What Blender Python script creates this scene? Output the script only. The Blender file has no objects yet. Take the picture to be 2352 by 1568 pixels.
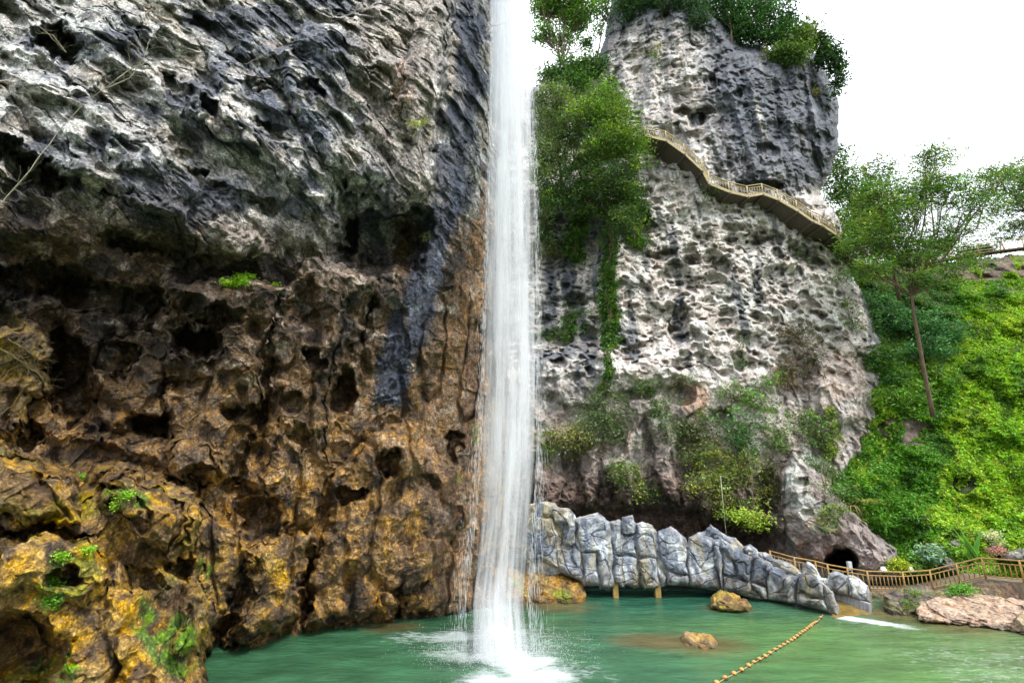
import bpy, math, random
import numpy as np
from mathutils import Vector
random.seed(7)
RNG = np.random.default_rng(11)
F = np.float32
SC = bpy.context.scene
COL = SC.collection
# ------------------------------------------------------------------ camera frame (survey frame of the place)
CAMH = 8.0; PITCH = math.radians(15.0); cp = math.cos(PITCH); sp = math.sin(PITCH)
def at(px, py, D):
    """sight line through a point of the photo (2352 x 1568), cut by the vertical plane Y = D"""
    px = np.asarray(px, float); py = np.asarray(py, float)
    xc = (px-1176)/1176.0; yc = (784-py)/1176.0
    dx, dy, dz = xc, cp-yc*sp, sp+yc*cp
    t = D/dy
    return np.stack([dx*t, dy*t+0*px, CAMH+dz*t], -1)
def A(px, py, D): return Vector(at(px, py, D).tolist())
# ------------------------------------------------------------------ noise
PERM = RNG.permutation(256).astype(np.int32)
GR = RNG.normal(size=(256,3)).astype(F); GR /= np.linalg.norm(GR,axis=1)[:,None]
def perlin(p, s=1.0, seed=0):
    x = (p[...,0]*s+seed*17.3).astype(F); y = (p[...,1]*s+seed*5.7).astype(F); z = (p[...,2]*s-seed*9.1).astype(F)
    xi = np.floor(x); yi = np.floor(y); zi = np.floor(z)
    xf = x-xi; yf = y-yi; zf = z-zi
    xi = xi.astype(np.int32)&255; yi = yi.astype(np.int32)&255; zi = zi.astype(np.int32)&255
    u = xf*xf*xf*(xf*(xf*6-15)+10); v = yf*yf*yf*(yf*(yf*6-15)+10); w = zf*zf*zf*(zf*(zf*6-15)+10)
    def g(ax, ay, az):
        h = PERM[(PERM[(PERM[(xi+ax)&255]+yi+ay)&255]+zi+az)&255]
        q = GR[h]
        return q[...,0]*(xf-ax)+q[...,1]*(yf-ay)+q[...,2]*(zf-az)
    a = g(0,0,0); a += u*(g(1,0,0)-a); b = g(0,1,0); b += u*(g(1,1,0)-b); a += v*(b-a)
    c = g(0,0,1); c += u*(g(1,0,1)-c); d = g(0,1,1); d += u*(g(1,1,1)-d); c += v*(d-c)
    return (a+w*(c-a))*1.5
def fbm(p, s, o=4, seed=0):
    r = 0; a = 1.0; t = 0
    for i in range(o):
        r = r+a*perlin(p, s, seed+i); t += a; a *= .5; s *= 2.07
    return r/t
def smooth(a, b, x):
    t = np.clip((x-a)/(b-a), 0, 1); return t*t*(3-2*t)
def worley(u, v, seed=0, rmin=.15, rmax=.55, power=1.0):
    """scooped pits of random radius on a jittered cell grid; returns depth 0..~1"""
    ui = np.floor(u).astype(np.int32); vi = np.floor(v).astype(np.int32)
    out = np.zeros_like(u, dtype=F)
    for a in (-1,0,1):
        for b in (-1,0,1):
            cx = ui+a; cy = vi+b
            h1 = PERM[(PERM[(cx+seed*31)&255]+cy)&255]; h2 = PERM[(h1+57+seed)&255]; h3 = PERM[(h2+cx+91)&255]
            jx = cx+h1/256.; jy = cy+h2/256.; r = rmin+(rmax-rmin)*(h3/256.)**1.6
            d2 = ((u-jx)**2+(v-jy)**2)/(r*r)
            out = np.maximum(out, (np.clip(1-d2, 0, 1)**power)*r)
    return out
def facet(u, v, seed=0, tilt=.6):
    """broken blocks: every jittered cell is a tilted plane"""
    ui = np.floor(u).astype(np.int32); vi = np.floor(v).astype(np.int32)
    best = np.full(u.shape, 9., F); out = np.zeros(u.shape, F)
    for a in (-1,0,1):
        for b in (-1,0,1):
            cx = ui+a; cy = vi+b
            h1 = PERM[(PERM[(cx+seed*31)&255]+cy)&255]; h2 = PERM[(h1+57+seed)&255]; h3 = PERM[(h2+cx+91)&255]; h4 = PERM[(h3+13)&255]
            jx = cx+h1/256.; jy = cy+h2/256.; d = (u-jx)**2+(v-jy)**2
            k = d < best; best = np.where(k, d, best)
            out = np.where(k, (h3/128.-1)*.5+tilt*((u-jx)*(h4/128.-1)+(v-jy)*(h1/128.-.7)), out)
    return out
def sd_poly(px, py, poly):
    """signed distance in photo units, positive inside"""
    P = np.array(poly, float); n = len(P)
    d = np.full(px.shape, 1e9, F); inside = np.zeros(px.shape, bool)
    for i in range(n):
        x0,y0 = P[i]; x1,y1 = P[(i+1)%n]
        ex,ey = x1-x0,y1-y0
        t = np.clip(((px-x0)*ex+(py-y0)*ey)/(ex*ex+ey*ey+1e-9),0,1)
        d = np.minimum(d, (px-x0-t*ex)**2+(py-y0-t*ey)**2)
        c = ((y0>py)!=(y1>py))
        if y1!=y0: inside ^= c & (px < ex*(py-y0)/(y1-y0)+x0)
    d = np.sqrt(d)
    return np.where(inside, d, -d)
def ell(px, py, cx, cy, rx, ry, rot=0):
    a = math.radians(rot); c, s = math.cos(a), math.sin(a)
    X = (px-cx)*c+(py-cy)*s; Y = -(px-cx)*s+(py-cy)*c
    return np.clip(1-(X/rx)**2-(Y/ry)**2, 0, 1)
def dome(t): return np.sqrt(np.clip(1-(1-np.clip(t,0,1))**2,0,1))
def gridD(px, py, xs, ys, M, blur=0):
    M = np.array(M, float)
    cols = np.stack([np.interp(px[0], xs, M[j]) for j in range(len(ys))])   # rows x nx
    yy = py[:,0]; out = np.empty((len(yy), px.shape[1]))
    idx = np.clip(np.searchsorted(ys, yy)-1, 0, len(ys)-2)
    t = np.clip((yy-np.array(ys)[idx])/(np.array(ys)[idx+1]-np.array(ys)[idx]),0,1)[:,None]
    out = cols[idx]*(1-t)+cols[idx+1]*t
    for _ in range(2):
        if blur:
            for ax in (0,1):
                pad = [(0,0),(0,0)]; pad[ax] = (blur+1,blur)
                c = np.cumsum(np.pad(out, pad, mode='edge'), axis=ax)
                k = 2*blur+1
                out = (np.take(c, range(k, c.shape[ax]), axis=ax)-np.take(c, range(0, c.shape[ax]-k), axis=ax))/k
    return out
# ------------------------------------------------------------------ scene bookkeeping
def tag(o, label=None, cat=None, group=None, kind=None):
    if label: o['label'] = label
    if cat: o['category'] = cat
    if group: o['group'] = group
    if kind: o['kind'] = kind
    return o
def empty(name, loc, label=None, cat=None, group=None):
    o = bpy.data.objects.new(name, None); COL.objects.link(o); o.location = loc; o.empty_display_size = .2
    return tag(o, label, cat, group)
def npmesh(name, V, Q, mat, parent=None, col=None, smooth_=True, uv=None, extra=None):
    """V (n,3), Q (m,k) faces of equal size"""
    me = bpy.data.meshes.new(name); V = np.asarray(V, F); Q = np.asarray(Q, np.int32)
    me.vertices.add(len(V)); me.vertices.foreach_set('co', V.ravel())
    k = Q.shape[1]
    me.loops.add(Q.size); me.loops.foreach_set('vertex_index', Q.ravel())
    me.polygons.add(len(Q)); me.polygons.foreach_set('loop_start', np.arange(0, Q.size, k, dtype=np.int32))
    me.update(calc_edges=True)
    me.polygons.foreach_set('use_smooth', np.full(len(Q), smooth_, bool))
    if col is not None:
        c = np.ones((len(V),4), F); c[:,:col.shape[1]] = col
        a = me.color_attributes.new('Col','FLOAT_COLOR','POINT'); a.data.foreach_set('color', c.ravel())
    if extra is not None:
        a = me.attributes.new('Ext','FLOAT','POINT'); a.data.foreach_set('value', np.asarray(extra,F).ravel())
    if uv is not None:
        l = me.uv_layers.new(name='UVMap'); l.data.foreach_set('uv', np.asarray(uv,F)[Q.ravel()].ravel())
    me.materials.append(mat)
    o = bpy.data.objects.new(name, me); COL.objects.link(o)
    if parent: o.parent = parent; o.matrix_parent_inverse = parent.matrix_world.inverted() if False else o.matrix_parent_inverse
    return o
class MB:
    def __init__(s): s.v = []; s.f = []
    def add(s, vs, fs):
        n = len(s.v); s.v += [tuple(v) for v in vs]; s.f += [tuple(i+n for i in f) for f in fs]
    def box(s, a, b, w, h, up=Vector((0,0,1))):
        a = Vector(a); b = Vector(b); d = (b-a).normalized()
        x = d.cross(up)
        if x.length < 1e-4: x = d.cross(Vector((0,1,0)))
        x.normalize(); y = x.cross(d).normalized(); x *= w/2; y *= h/2
        s.add([a-x-y,a+x-y,a+x+y,a-x+y,b-x-y,b+x-y,b+x+y,b-x+y],
              [(3,2,1,0),(4,5,6,7),(0,1,5,4),(1,2,6,5),(2,3,7,6),(3,0,4,7)])
    def tube(s, pts, r0, r1=None, n=6):
        pts = [Vector(p) for p in pts]; r1 = r0 if r1 is None else r1; m = len(pts); base = len(s.v)
        for i, p in enumerate(pts):
            d = (pts[min(i+1,m-1)]-pts[max(i-1,0)]).normalized()
            x = d.cross(Vector((.31,.9,.2))).normalized(); y = d.cross(x)
            r = r0+(r1-r0)*i/max(1,m-1)
            for k in range(n):
                a = 2*math.pi*k/n; s.v.append(tuple(p+x*(r*math.cos(a))+y*(r*math.sin(a))))
        for i in range(m-1):
            for k in range(n):
                a = base+i*n+k; b = base+i*n+(k+1)%n; s.f.append((a,b,b+n,a+n))
        s.f.append(tuple(base+k for k in range(n))[::-1]); s.f.append(tuple(base+(m-1)*n+k for k in range(n)))
    def build(s, name, mat, parent=None, sm=False, bevel=0):
        me = bpy.data.meshes.new(name)
        off = Vector(parent.location) if parent else Vector((0,0,0))
        me.from_pydata([tuple(Vector(v)-off) for v in s.v], [], s.f); me.update(); me.materials.append(mat)
        if sm: me.polygons.foreach_set('use_smooth', [True]*len(me.polygons))
        o = bpy.data.objects.new(name, me); COL.objects.link(o)
        if parent: o.parent = parent
        if bevel:
            b = o.modifiers.new('b','BEVEL'); b.width = bevel; b.segments = 2
        return o
# ------------------------------------------------------------------ materials
def newmat(name):
    m = bpy.data.materials.new(name); m.use_nodes = True; nt = m.node_tree
    for n in list(nt.nodes): nt.nodes.remove(n)
    out = nt.nodes.new('ShaderNodeOutputMaterial')
    def N(t, **k):
        n = nt.nodes.new(t)
        for a, b in k.items():
            if a in ('inputs',):
                for i, v in b.items(): n.inputs[i].default_value = v
            else: setattr(n, a, b)
        return n
    def L(a, b): nt.links.new(a, b)
    return m, nt, out, N, L
def rock_mat(name, rough=.8, fine=5.0, var=.55, bump=.09, spec=.3, speck=0.0):
    m, nt, out, N, L = newmat(name)
    b = N('ShaderNodeBsdfPrincipled'); L(b.outputs[0], out.inputs[0])
    b.inputs['Specular IOR Level'].default_value = spec
    tc = N('ShaderNodeNewGeometry'); at_ = N('ShaderNodeVertexColor', layer_name='Col')
    n1 = N('ShaderNodeTexNoise', inputs={'Scale':fine,'Detail':9.0,'Roughness':.72}); L(tc.outputs['Position'], n1.inputs['Vector'])
    n2 = N('ShaderNodeTexNoise', inputs={'Scale':fine*.22,'Detail':6.0,'Roughness':.65,'Distortion':.8}); L(tc.outputs['Position'], n2.inputs['Vector'])
    r1 = N('ShaderNodeMapRange', inputs={'From Min':.40,'From Max':.60,'To Min':1-var,'To Max':1+var*.85}); L(n1.outputs[0], r1.inputs[0])
    r2 = N('ShaderNodeMapRange', inputs={'From Min':.35,'From Max':.65,'To Min':1-var*.75,'To Max':1+var*.5}); L(n2.outputs[0], r2.inputs[0])
    mu = N('ShaderNodeMath', operation='MULTIPLY'); L(r1.outputs[0], mu.inputs[0]); L(r2.outputs[0], mu.inputs[1])
    vm = N('ShaderNodeVectorMath', operation='SCALE'); L(at_.outputs['Color'], vm.inputs[0]); L(mu.outputs[0], vm.inputs['Scale'])
    if speck:
        n4 = N('ShaderNodeTexNoise', inputs={'Scale':fine*2.4,'Detail':4.0,'Roughness':.6}); L(tc.outputs['Position'], n4.inputs['Vector'])
        r4 = N('ShaderNodeMapRange', inputs={'From Min':.54,'From Max':.62,'To Min':1.0,'To Max':1+speck}); L(n4.outputs[0], r4.inputs[0])
        r5 = N('ShaderNodeMapRange', inputs={'From Min':.38,'From Max':.46,'To Min':1-.4*speck,'To Max':1.0}); L(n4.outputs[0], r5.inputs[0])
        m4 = N('ShaderNodeMath', operation='MULTIPLY'); L(r4.outputs[0], m4.inputs[0]); L(r5.outputs[0], m4.inputs[1])
        v4 = N('ShaderNodeVectorMath', operation='SCALE'); L(vm.outputs[0], v4.inputs[0]); L(m4.outputs[0], v4.inputs['Scale']); vm = v4
    hs = N('ShaderNodeHueSaturation'); L(vm.outputs[0], hs.inputs['Color'])
    r3 = N('ShaderNodeMapRange', inputs={'From Min':.3,'From Max':.7,'To Min':.75,'To Max':1.25}); L(n2.outputs[0], r3.inputs[0]); L(r3.outputs[0], hs.inputs['Saturation'])
    L(hs.outputs[0], b.inputs['Base Color'])
    ex = N('ShaderNodeAttribute', attribute_name='Ext')
    rr = N('ShaderNodeMapRange', inputs={'To Min':rough,'To Max':.28}); L(ex.outputs['Fac'], rr.inputs[0])
    ra = N('ShaderNodeMath', operation='ADD'); L(rr.outputs[0], ra.inputs[0])
    rn = N('ShaderNodeMapRange', inputs={'To Min':-.12,'To Max':.16}); L(n1.outputs[0], rn.inputs[0]); L(rn.outputs[0], ra.inputs[1]); L(ra.outputs[0], b.inputs['Roughness'])
    n3 = N('ShaderNodeTexNoise', inputs={'Scale':fine*1.3,'Detail':8.0,'Roughness':.7}); L(tc.outputs['Position'], n3.inputs['Vector'])
    vo = N('ShaderNodeTexVoronoi', inputs={'Scale':fine*.9}); 
    wv = N('ShaderNodeVectorMath', operation='MULTIPLY_ADD'); wv.inputs[1].default_value = (.35/fine*2,)*3
    L(n2.outputs['Color'], wv.inputs[0]); L(tc.outputs['Position'], wv.inputs[2]); L(wv.outputs[0], vo.inputs['Vector'])
    ad = N('ShaderNodeMath', operation='MULTIPLY_ADD', inputs={1:.35}); L(vo.outputs['Distance'], ad.inputs[0]); L(n3.outputs[0], ad.inputs[2])
    bm = N('ShaderNodeBump', inputs={'Strength':1.0,'Distance':bump*1.9}); L(ad.outputs[0], bm.inputs['Height']); L(bm.outputs[0], b.inputs['Normal'])
    return m
def plain(name, col, rough=.7, noise=6.0, var=.3, bump=.01, stretch=None, metal=0):
    m, nt, out, N, L = newmat(name)
    b = N('ShaderNodeBsdfPrincipled', inputs={'Roughness':rough,'Metallic':metal}); L(b.outputs[0], out.inputs[0])
    tc = N('ShaderNodeTexCoord'); mp = N('ShaderNodeMapping'); mp.inputs['Scale'].default_value = stretch or (1,1,1)
    L(tc.outputs['Object'], mp.inputs[0])
    n = N('ShaderNodeTexNoise', inputs={'Scale':noise,'Detail':6.0,'Roughness':.65}); L(mp.outputs[0], n.inputs['Vector'])
    r = N('ShaderNodeMapRange', inputs={'From Min':.3,'From Max':.7,'To Min':1-var,'To Max':1+var}); L(n.outputs[0], r.inputs[0])
    v = N('ShaderNodeVectorMath', operation='SCALE'); v.inputs[0].default_value = col[:3]; L(r.outputs[0], v.inputs['Scale']); L(v.outputs[0], b.inputs['Base Color'])
    if bump:
        bm = N('ShaderNodeBump', inputs={'Strength':.8,'Distance':bump}); L(n.outputs[0], bm.inputs['Height']); L(bm.outputs[0], b.inputs['Normal'])
    return m
def leaf_mat(name, rough=.5, trans=.35):
    m, nt, out, N, L = newmat(name)
    at_ = N('ShaderNodeVertexColor', layer_name='Col')
    b = N('ShaderNodeBsdfPrincipled', inputs={'Roughness':rough,'Specular IOR Level':.35}); L(at_.outputs[0], b.inputs['Base Color'])
    t = N('ShaderNodeBsdfTranslucent'); 
    v = N('ShaderNodeVectorMath', operation='MULTIPLY'); v.inputs[1].default_value = (1.3,1.25,.5); L(at_.outputs[0], v.inputs[0]); L(v.outputs[0], t.inputs[0])
    mx = N('ShaderNodeMixShader', inputs={0:trans}); L(b.outputs[0], mx.inputs[1]); L(t.outputs[0], mx.inputs[2]); L(mx.outputs[0], out.inputs[0])
    return m
M_CLIFF = rock_mat('limestone_near', .75, 4.2, .55, .10, speck=.9)
M_FAR = rock_mat('limestone_far', .85, 1.9, .38, .17, speck=.35)
M_BOULDER = rock_mat('boulder_stone', .7, 5.0, .5, .07)
M_CLAD = rock_mat('painted_concrete_rock', .75, 2.2, .42, .07)
M_LEAF = leaf_mat('leaf')
M_BARK = plain('bark', (.10,.065,.04), .9, 5, .4, .03, (1,1,.25))
M_DRYTWIG = plain('dry_twig', (.30,.27,.19), .9, 8, .3, .0)
M_WOODG = plain('weathered_walkway_wood', (.38,.31,.17), .85, 5, .3, .01)
M_WOODB = plain('brown_rail_log', (.32,.19,.062), .8, 6, .4, .02)
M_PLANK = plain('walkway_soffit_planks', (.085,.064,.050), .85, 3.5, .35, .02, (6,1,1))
M_DARK = plain('dark_concrete_and_shade', (.035,.035,.035), .8, 3, .3, .02)  # near-black colour stands in for the shade under the footbridge; dark pier shares it
M_PIER = plain('stained_concrete_pier', (.30,.19,.05), .7, 3, .4, .02)
# ------------------------------------------------------------------ relief builder
DEPTH = {}
def surfD(name, px, py, k=0):
    x0,y0,st,M = DEPTH[name][k]; i = np.clip(((np.asarray(py)-y0)/st).astype(int),0,M.shape[0]-1); j = np.clip(((np.asarray(px)-x0)/st).astype(int),0,M.shape[1]-1)
    return M[i,j]
RES = 1.0
def relief(name, x0, x1, y0, y1, step, depth, mat, outline=None, rim=1.0, soft=40, back=4.0, warp=0, disp=None, color=None, parent=None, ragged=0, rscale=.02):
    step = step*RES; nx = int((x1-x0)/step)+1; ny = int((y1-y0)/step)+1
    px, py = np.meshgrid(np.linspace(x0,x1,nx), np.linspace(y0,y1,ny))
    q = np.stack([px,py,px*0], -1)
    wx = px; wy = py
    if warp:
        wx = px+warp*fbm(q, .012, 3, 3)+warp*.35*perlin(q,.06,8); wy = py+warp*fbm(q, .012, 3, 13)+warp*.35*perlin(q,.06,18)
    D0 = depth(px, py, wx, wy)
    P0 = at(px, py, D0)
    ext = None
    if outline is not None:
        sx, sy = px, py
        if ragged: sx = px+ragged*fbm(q, rscale, 4, 21); sy = py+ragged*fbm(q, rscale, 4, 31)
        sd = sd_poly(sx, sy, outline)
        S = dome(sd/soft)
        front = D0-rim*S+rim
    else: sd = None; front = D0
    dd = disp(P0, px, py, wx, wy) if disp else 0
    fade = 1.0 if sd is None else smooth(0, 6, sd)
    off = fade*dd
    Pf = at(px, py, front-off)
    DEPTH.setdefault(name, []).append((x0,y0,step,front-off))
    lat = .18*np.stack([perlin(P0,1.3,41),0*px,perlin(P0,1.3,43)],-1)*(1 if sd is None else np.asarray(fade)[...,None])
    Pf = Pf+lat
    C, E = color(P0, px, py, wx, wy, off)
    idx = np.arange(nx*ny).reshape(ny,nx)
    Q = np.stack([idx[:-1,:-1],idx[1:,:-1],idx[1:,1:],idx[:-1,1:]],-1).reshape(-1,4)
    V = Pf.reshape(-1,3); C = C.reshape(-1,3); E = np.broadcast_to(E, px.shape).reshape(-1)
    if sd is not None:
        ins = (sd>0).reshape(-1); keep = ins[Q].any(1); Qf = Q[keep]
        Pb = at(px, py, D0+rim+back*dome(sd/(soft*1.5))).reshape(-1,3)
        n = len(V); used = np.zeros(n,bool); used[Qf.ravel()] = True
        V = np.concatenate([V,Pb]); Qa = np.concatenate([Qf, Qf[:,::-1]+n])
        C = np.concatenate([C,C]); E = np.concatenate([E,E])
        u2 = np.concatenate([used,used]); remap = np.cumsum(u2)-1
        V = V[u2]; C = C[u2]; E = E[u2]; Q = remap[Qa]
    if parent is not None: V = V-np.array(parent.location)
    return npmesh(name, V, Q, mat, parent, np.clip(C,0.004,.9), True, None, E)
def mixc(C, col, m):
    m = np.clip(m,0,1)[...,None]; return C*(1-m)+np.array(col)*m

# ================================================================== LEFT CLIFF
XS = [-260,0,200,400,600,800,950,1050,1120,1170]
YS = [-260,0,250,450,600,800,1000,1200,1400,1640]
DL = [[23,23.5,24.5,25.5,27,28.5,29.5,30.5,32,36],
      [21,21.5,22.3,23.6,25,27,28.5,29.6,31,35.5],
      [19.8,20.4,21.4,22.8,24.3,26.4,28.1,29.4,30.9,35],
      [19.5,20.4,21.5,22.9,24.5,26.7,28.6,29.9,31.4,35],
      [20.5,21.6,22.8,24.3,25.7,27.7,29.5,30.7,32,36],
      [22,23,24.4,26.0,27.6,29.3,30.8,32,33.3,36.5],
      [22.3,23.3,24.8,26.6,28.3,30,31.5,32.8,34,37],
      [21.5,22.5,24,25.8,28,30.5,32.5,33.5,34.7,37.5],
      [21,22,23.5,26,29,31.8,33.6,35,36,38],
      [20,21,22,24,28.5,31.5,34,35.5,36.5,38]]
# (polygon, metres proud, softness)
LPOLY = [
 ([(-300,1000),(0,1010),(60,1045),(150,1065),(190,1110),(205,1075),(300,1055),(350,1095),(440,1130),(466,1185),(452,1260),(478,1340),(500,1410),(488,1500),(497,1700),(-300,1700)], 3.0, 110),
 ([(210,1070),(300,1055),(350,1093),(440,1128),(466,1185),(455,1255),(400,1300),(330,1240),(290,1205),(220,1160)], 1.3, 60),
 ([(-20,1015),(100,1040),(188,1110),(188,1195),(100,1210),(-20,1180)], 1.0, 45),
 ([(0,1250),(120,1215),(210,1250),(260,1330),(200,1400),(90,1360),(-20,1370)], .7, 50),
 ([(250,1290),(360,1300),(470,1350),(500,1420),(470,1600),(300,1600),(240,1450)], .7, 70),
 ([(440,1150),(485,1160),(545,1215),(582,1260),(577,1300),(545,1350),(510,1430),(490,1500),(400,1500)], 1.3, 60),
 ([(560,1250),(640,1220),(700,1215),(724,1200),(720,1280),(694,1290),(697,1350),(692,1405),(650,1440),(500,1500),(560,1370)], 1.5, 55),
 ([(380,650),(600,640),(647,660),(642,740),(617,800),(602,860),(607,940),(582,1010),(540,1060),(500,1120),(380,1100)], 1.4, 40),
 ([(645,660),(700,600),(790,590),(872,640),(852,720),(782,840),(767,900),(757,1050),(747,1100),(724,1200),(640,1230),(600,1120),(620,950),(630,800)], 1.3, 45),
 ([(620,120),(700,60),(830,20),(1030,-60),(1060,-60),(1010,250),(1005,400),(985,440),(960,470),(905,482),(850,430),(800,440),(785,400),(700,330)], 1.2, 50),
 ([(-300,-300),(830,-300),(800,60),(790,330),(784,500),(740,575),(600,590),(300,560),(-300,560)], .35, 80),
 ([(860,985),(930,968),(1000,1040),(1050,1080),(1068,1200),(1000,1310),(900,1405),(800,1435),(700,1440),(692,1330),(750,1220),(762,1080)], 1.2, 60),
 ([(905,1400),(928,1300),(965,1240),(1050,1250),(1080,1390),(1000,1420)], .8, 45),
 ([(858,1395),(880,1368),(905,1372),(915,1400),(890,1430),(862,1425)], .7, 22),
 ([(190,800),(330,740),(400,800),(380,960),(250,1000)], .7, 60),
 ([(-60,735),(40,750),(95,740),(115,800),(95,850),(110,910),(70,930),(60,1000),(-60,1010)], 1.0, 90),
 ([(150,1010),(330,990),(480,1010),(520,1100),(440,1120),(330,1050)], .6, 40),
 ([(400,170),(470,190),(570,290),(590,330),(520,330),(440,260)], .7, 25),
 ([(-100,150),(120,170),(330,300),(470,430),(420,520),(200,420),(-100,330)], .9, 40),
 ([(480,120),(600,180),(700,300),(780,420),(740,480),(600,360),(500,260)], .8, 35),
 ([(250,440),(420,470),(600,540),(560,600),(380,590),(240,520)], .8, 30),
 ([(940,60),(1030,-40),(1040,120),(1000,260),(950,330),(910,250)], .9, 30),
 ([(200,250),(300,300),(400,340),(380,420),(260,380)], .5, 50)]
# (cx,cy,rx,ry,rot,depth m)
LDENT = [(130,102,68,42,22,3.0),(8,340,40,34,20,2.2),(85,405,80,36,18,2.4),(405,192,44,18,28,1.3),(490,262,70,15,36,1.0),(590,205,22,12,0,.9),
 (720,205,34,18,10,.9),(690,130,26,14,20,.7),(560,150,30,12,20,.7),(620,295,50,14,30,.8),(865,560,112,78,0,4.2),(800,500,30,90,5,2.0),(960,520,40,50,20,1.5),
 (450,790,64,40,10,3.0),(160,870,55,115,-8,3.2),(350,972,48,26,0,1.8),(505,730,60,28,0,1.6),(250,690,170,50,8,2.0),(100,640,120,40,0,1.6),(700,700,40,60,0,1.0),
 (895,1063,30,34,0,2.6),(805,1134,34,17,0,2.6),(995,1108,24,13,40,1.4),(458,1085,46,30,0,1.8),(540,1120,50,30,10,1.4),(1040,1020,16,30,0,1.6),(560,960,50,30,10,1.2),
 (90,1222,110,17,4,1.5),(60,1000,40,24,0,1.4),(30,1500,130,100,0,2.6),(705,1330,14,90,4,2.4),(500,1475,40,60,30,1.8),(250,1128,34,14,10,.8),(330,1330,60,22,20,1.1),
 (420,1305,50,22,10,1.6),(150,1330,40,26,0,1.0),(790,900,30,60,0,1.6),(690,1000,30,40,0,1.2),(660,920,40,20,0,1.0),(600,1180,50,40,0,1.6),(270,820,60,40,0,1.2),
 (720,820,34,30,0,1.2),(830,700,40,50,0,1.3),(905,1395,10,70,14,1.2),(350,560,120,26,6,1.2),(600,470,60,20,20,.9),(480,420,60,18,25,.8),(300,190,50,18,25,.7),(885,175,34,60,10,-.6),(560,560,60,30,0,-.5)]
def left_depth(px, py, wx, wy):
    D = gridD(px, py, XS, YS, DL, 24)
    for poly, off, soft in LPOLY: D = D-off*1.35*dome(sd_poly(wx, wy, poly)/(soft*.8))
    q = np.stack([px,py,0*px],-1); wx = wx+11*perlin(q,.035,5)+5*perlin(q,.09,6); wy = wy+11*perlin(q,.035,15)+5*perlin(q,.09,16)
    for cx,cy,rx,ry,rot,dp in LDENT: D = D+.95*dp*smooth(0,.75,ell(wx,wy,cx,cy,rx*1.12,ry*1.12,rot))
    return D
def left_core(P, ang, sx, sz, small):
    q = P.copy(); a = math.radians(ang); s = (P[...,0]+.55*P[...,1])
    q[...,0] = s*np.cos(a)-P[...,2]*np.sin(a); q[...,2] = s*np.sin(a)+P[...,2]*np.cos(a); q[...,1] = P[...,1]*.6
    q = q*np.array([sx,1,sz])
    w = q+.4*np.stack([perlin(q,.4,51),perlin(q,.4,52),perlin(q,.4,53)],-1)
    f = w+.10*np.stack([perlin(q,2.2,54),q[...,1]*0,perlin(q,2.2,55)],-1)
    n1 = perlin(w,.3,1); n2 = perlin(w,.75,2); n3 = perlin(w,1.8,3); n4 = perlin(w,4.3,4); n5 = perlin(w,9,5)
    R = smooth(-.25,.25,perlin(q,.22,9)); R2 = smooth(-.2,.2,perlin(q,.3,19))
    h = .95*n1+.55*n2+.14*n3+.5*facet(f[...,0]*.36,f[...,2]*.6,1)+(.34*facet(f[...,0]*.85,f[...,2]*1.3,2)+.13*facet(f[...,0]*2.4,f[...,2]*3.2,3))*(.45+.7*R2)
    h = h+(.02+.12*R)*(1-2.4*np.abs(n3))+(.02+.05*R)*(1-2*np.abs(n4))+.045*n5
    pit = worley(f[...,0]*.42+.3, f[...,2]*.62, 1, .10, .60, .55)*1.9*(.4+.8*R2)+(worley(f[...,0]*1.1, f[...,2]*1.5, 2, .1,.58,.6)*.8+worley(f[...,0]*2.6, f[...,2]*3.2, 3, .1,.6)*.2)*small*(1.25-.6*R)
    return h, pit
def left_disp(P, px, py, wx, wy):
    r0 = np.searchsorted(py[:,0], 430); r1 = np.searchsorted(py[:,0], 760)
    h = np.zeros(px.shape); pit = np.zeros(px.shape); m = smooth(440,740,py+60*perlin(P,.25,33))
    ha, pa = left_core(P[:r1], 36, .62, 1.2, 1.0); hb, pb = left_core(P[r0:], 8, 1.1, .72, .8)
    m[:r0] = 0; m[r1:] = 1
    h[:r1] += ha*(1-m[:r1]); pit[:r1] += pa*(1-m[:r1]); h[r0:] += hb*m[r0:]; pit[r0:] += pb*m[r0:]
    calm = 1-.45*smooth(880,1000,px)*(1-smooth(1050,1300,py)*.3)
    vs = .35*np.abs(perlin(P*np.array([1.6,1.6,.22]),1.0,77))*smooth(820,980,px)-.55*smooth(0,.12,.12-np.abs(perlin(P*np.array([1,1,.28]),.45,78)))*8*.12*smooth(600,800,py)
    oc = smooth(-40,40,sd_poly(px,py,LPOLY[0][0])); lo = smooth(850,1000,py)*smooth(650,760,px)
    return (h-pit*(1-.55*oc))*calm*(.85-.30*oc-.22*lo)+vs
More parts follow.
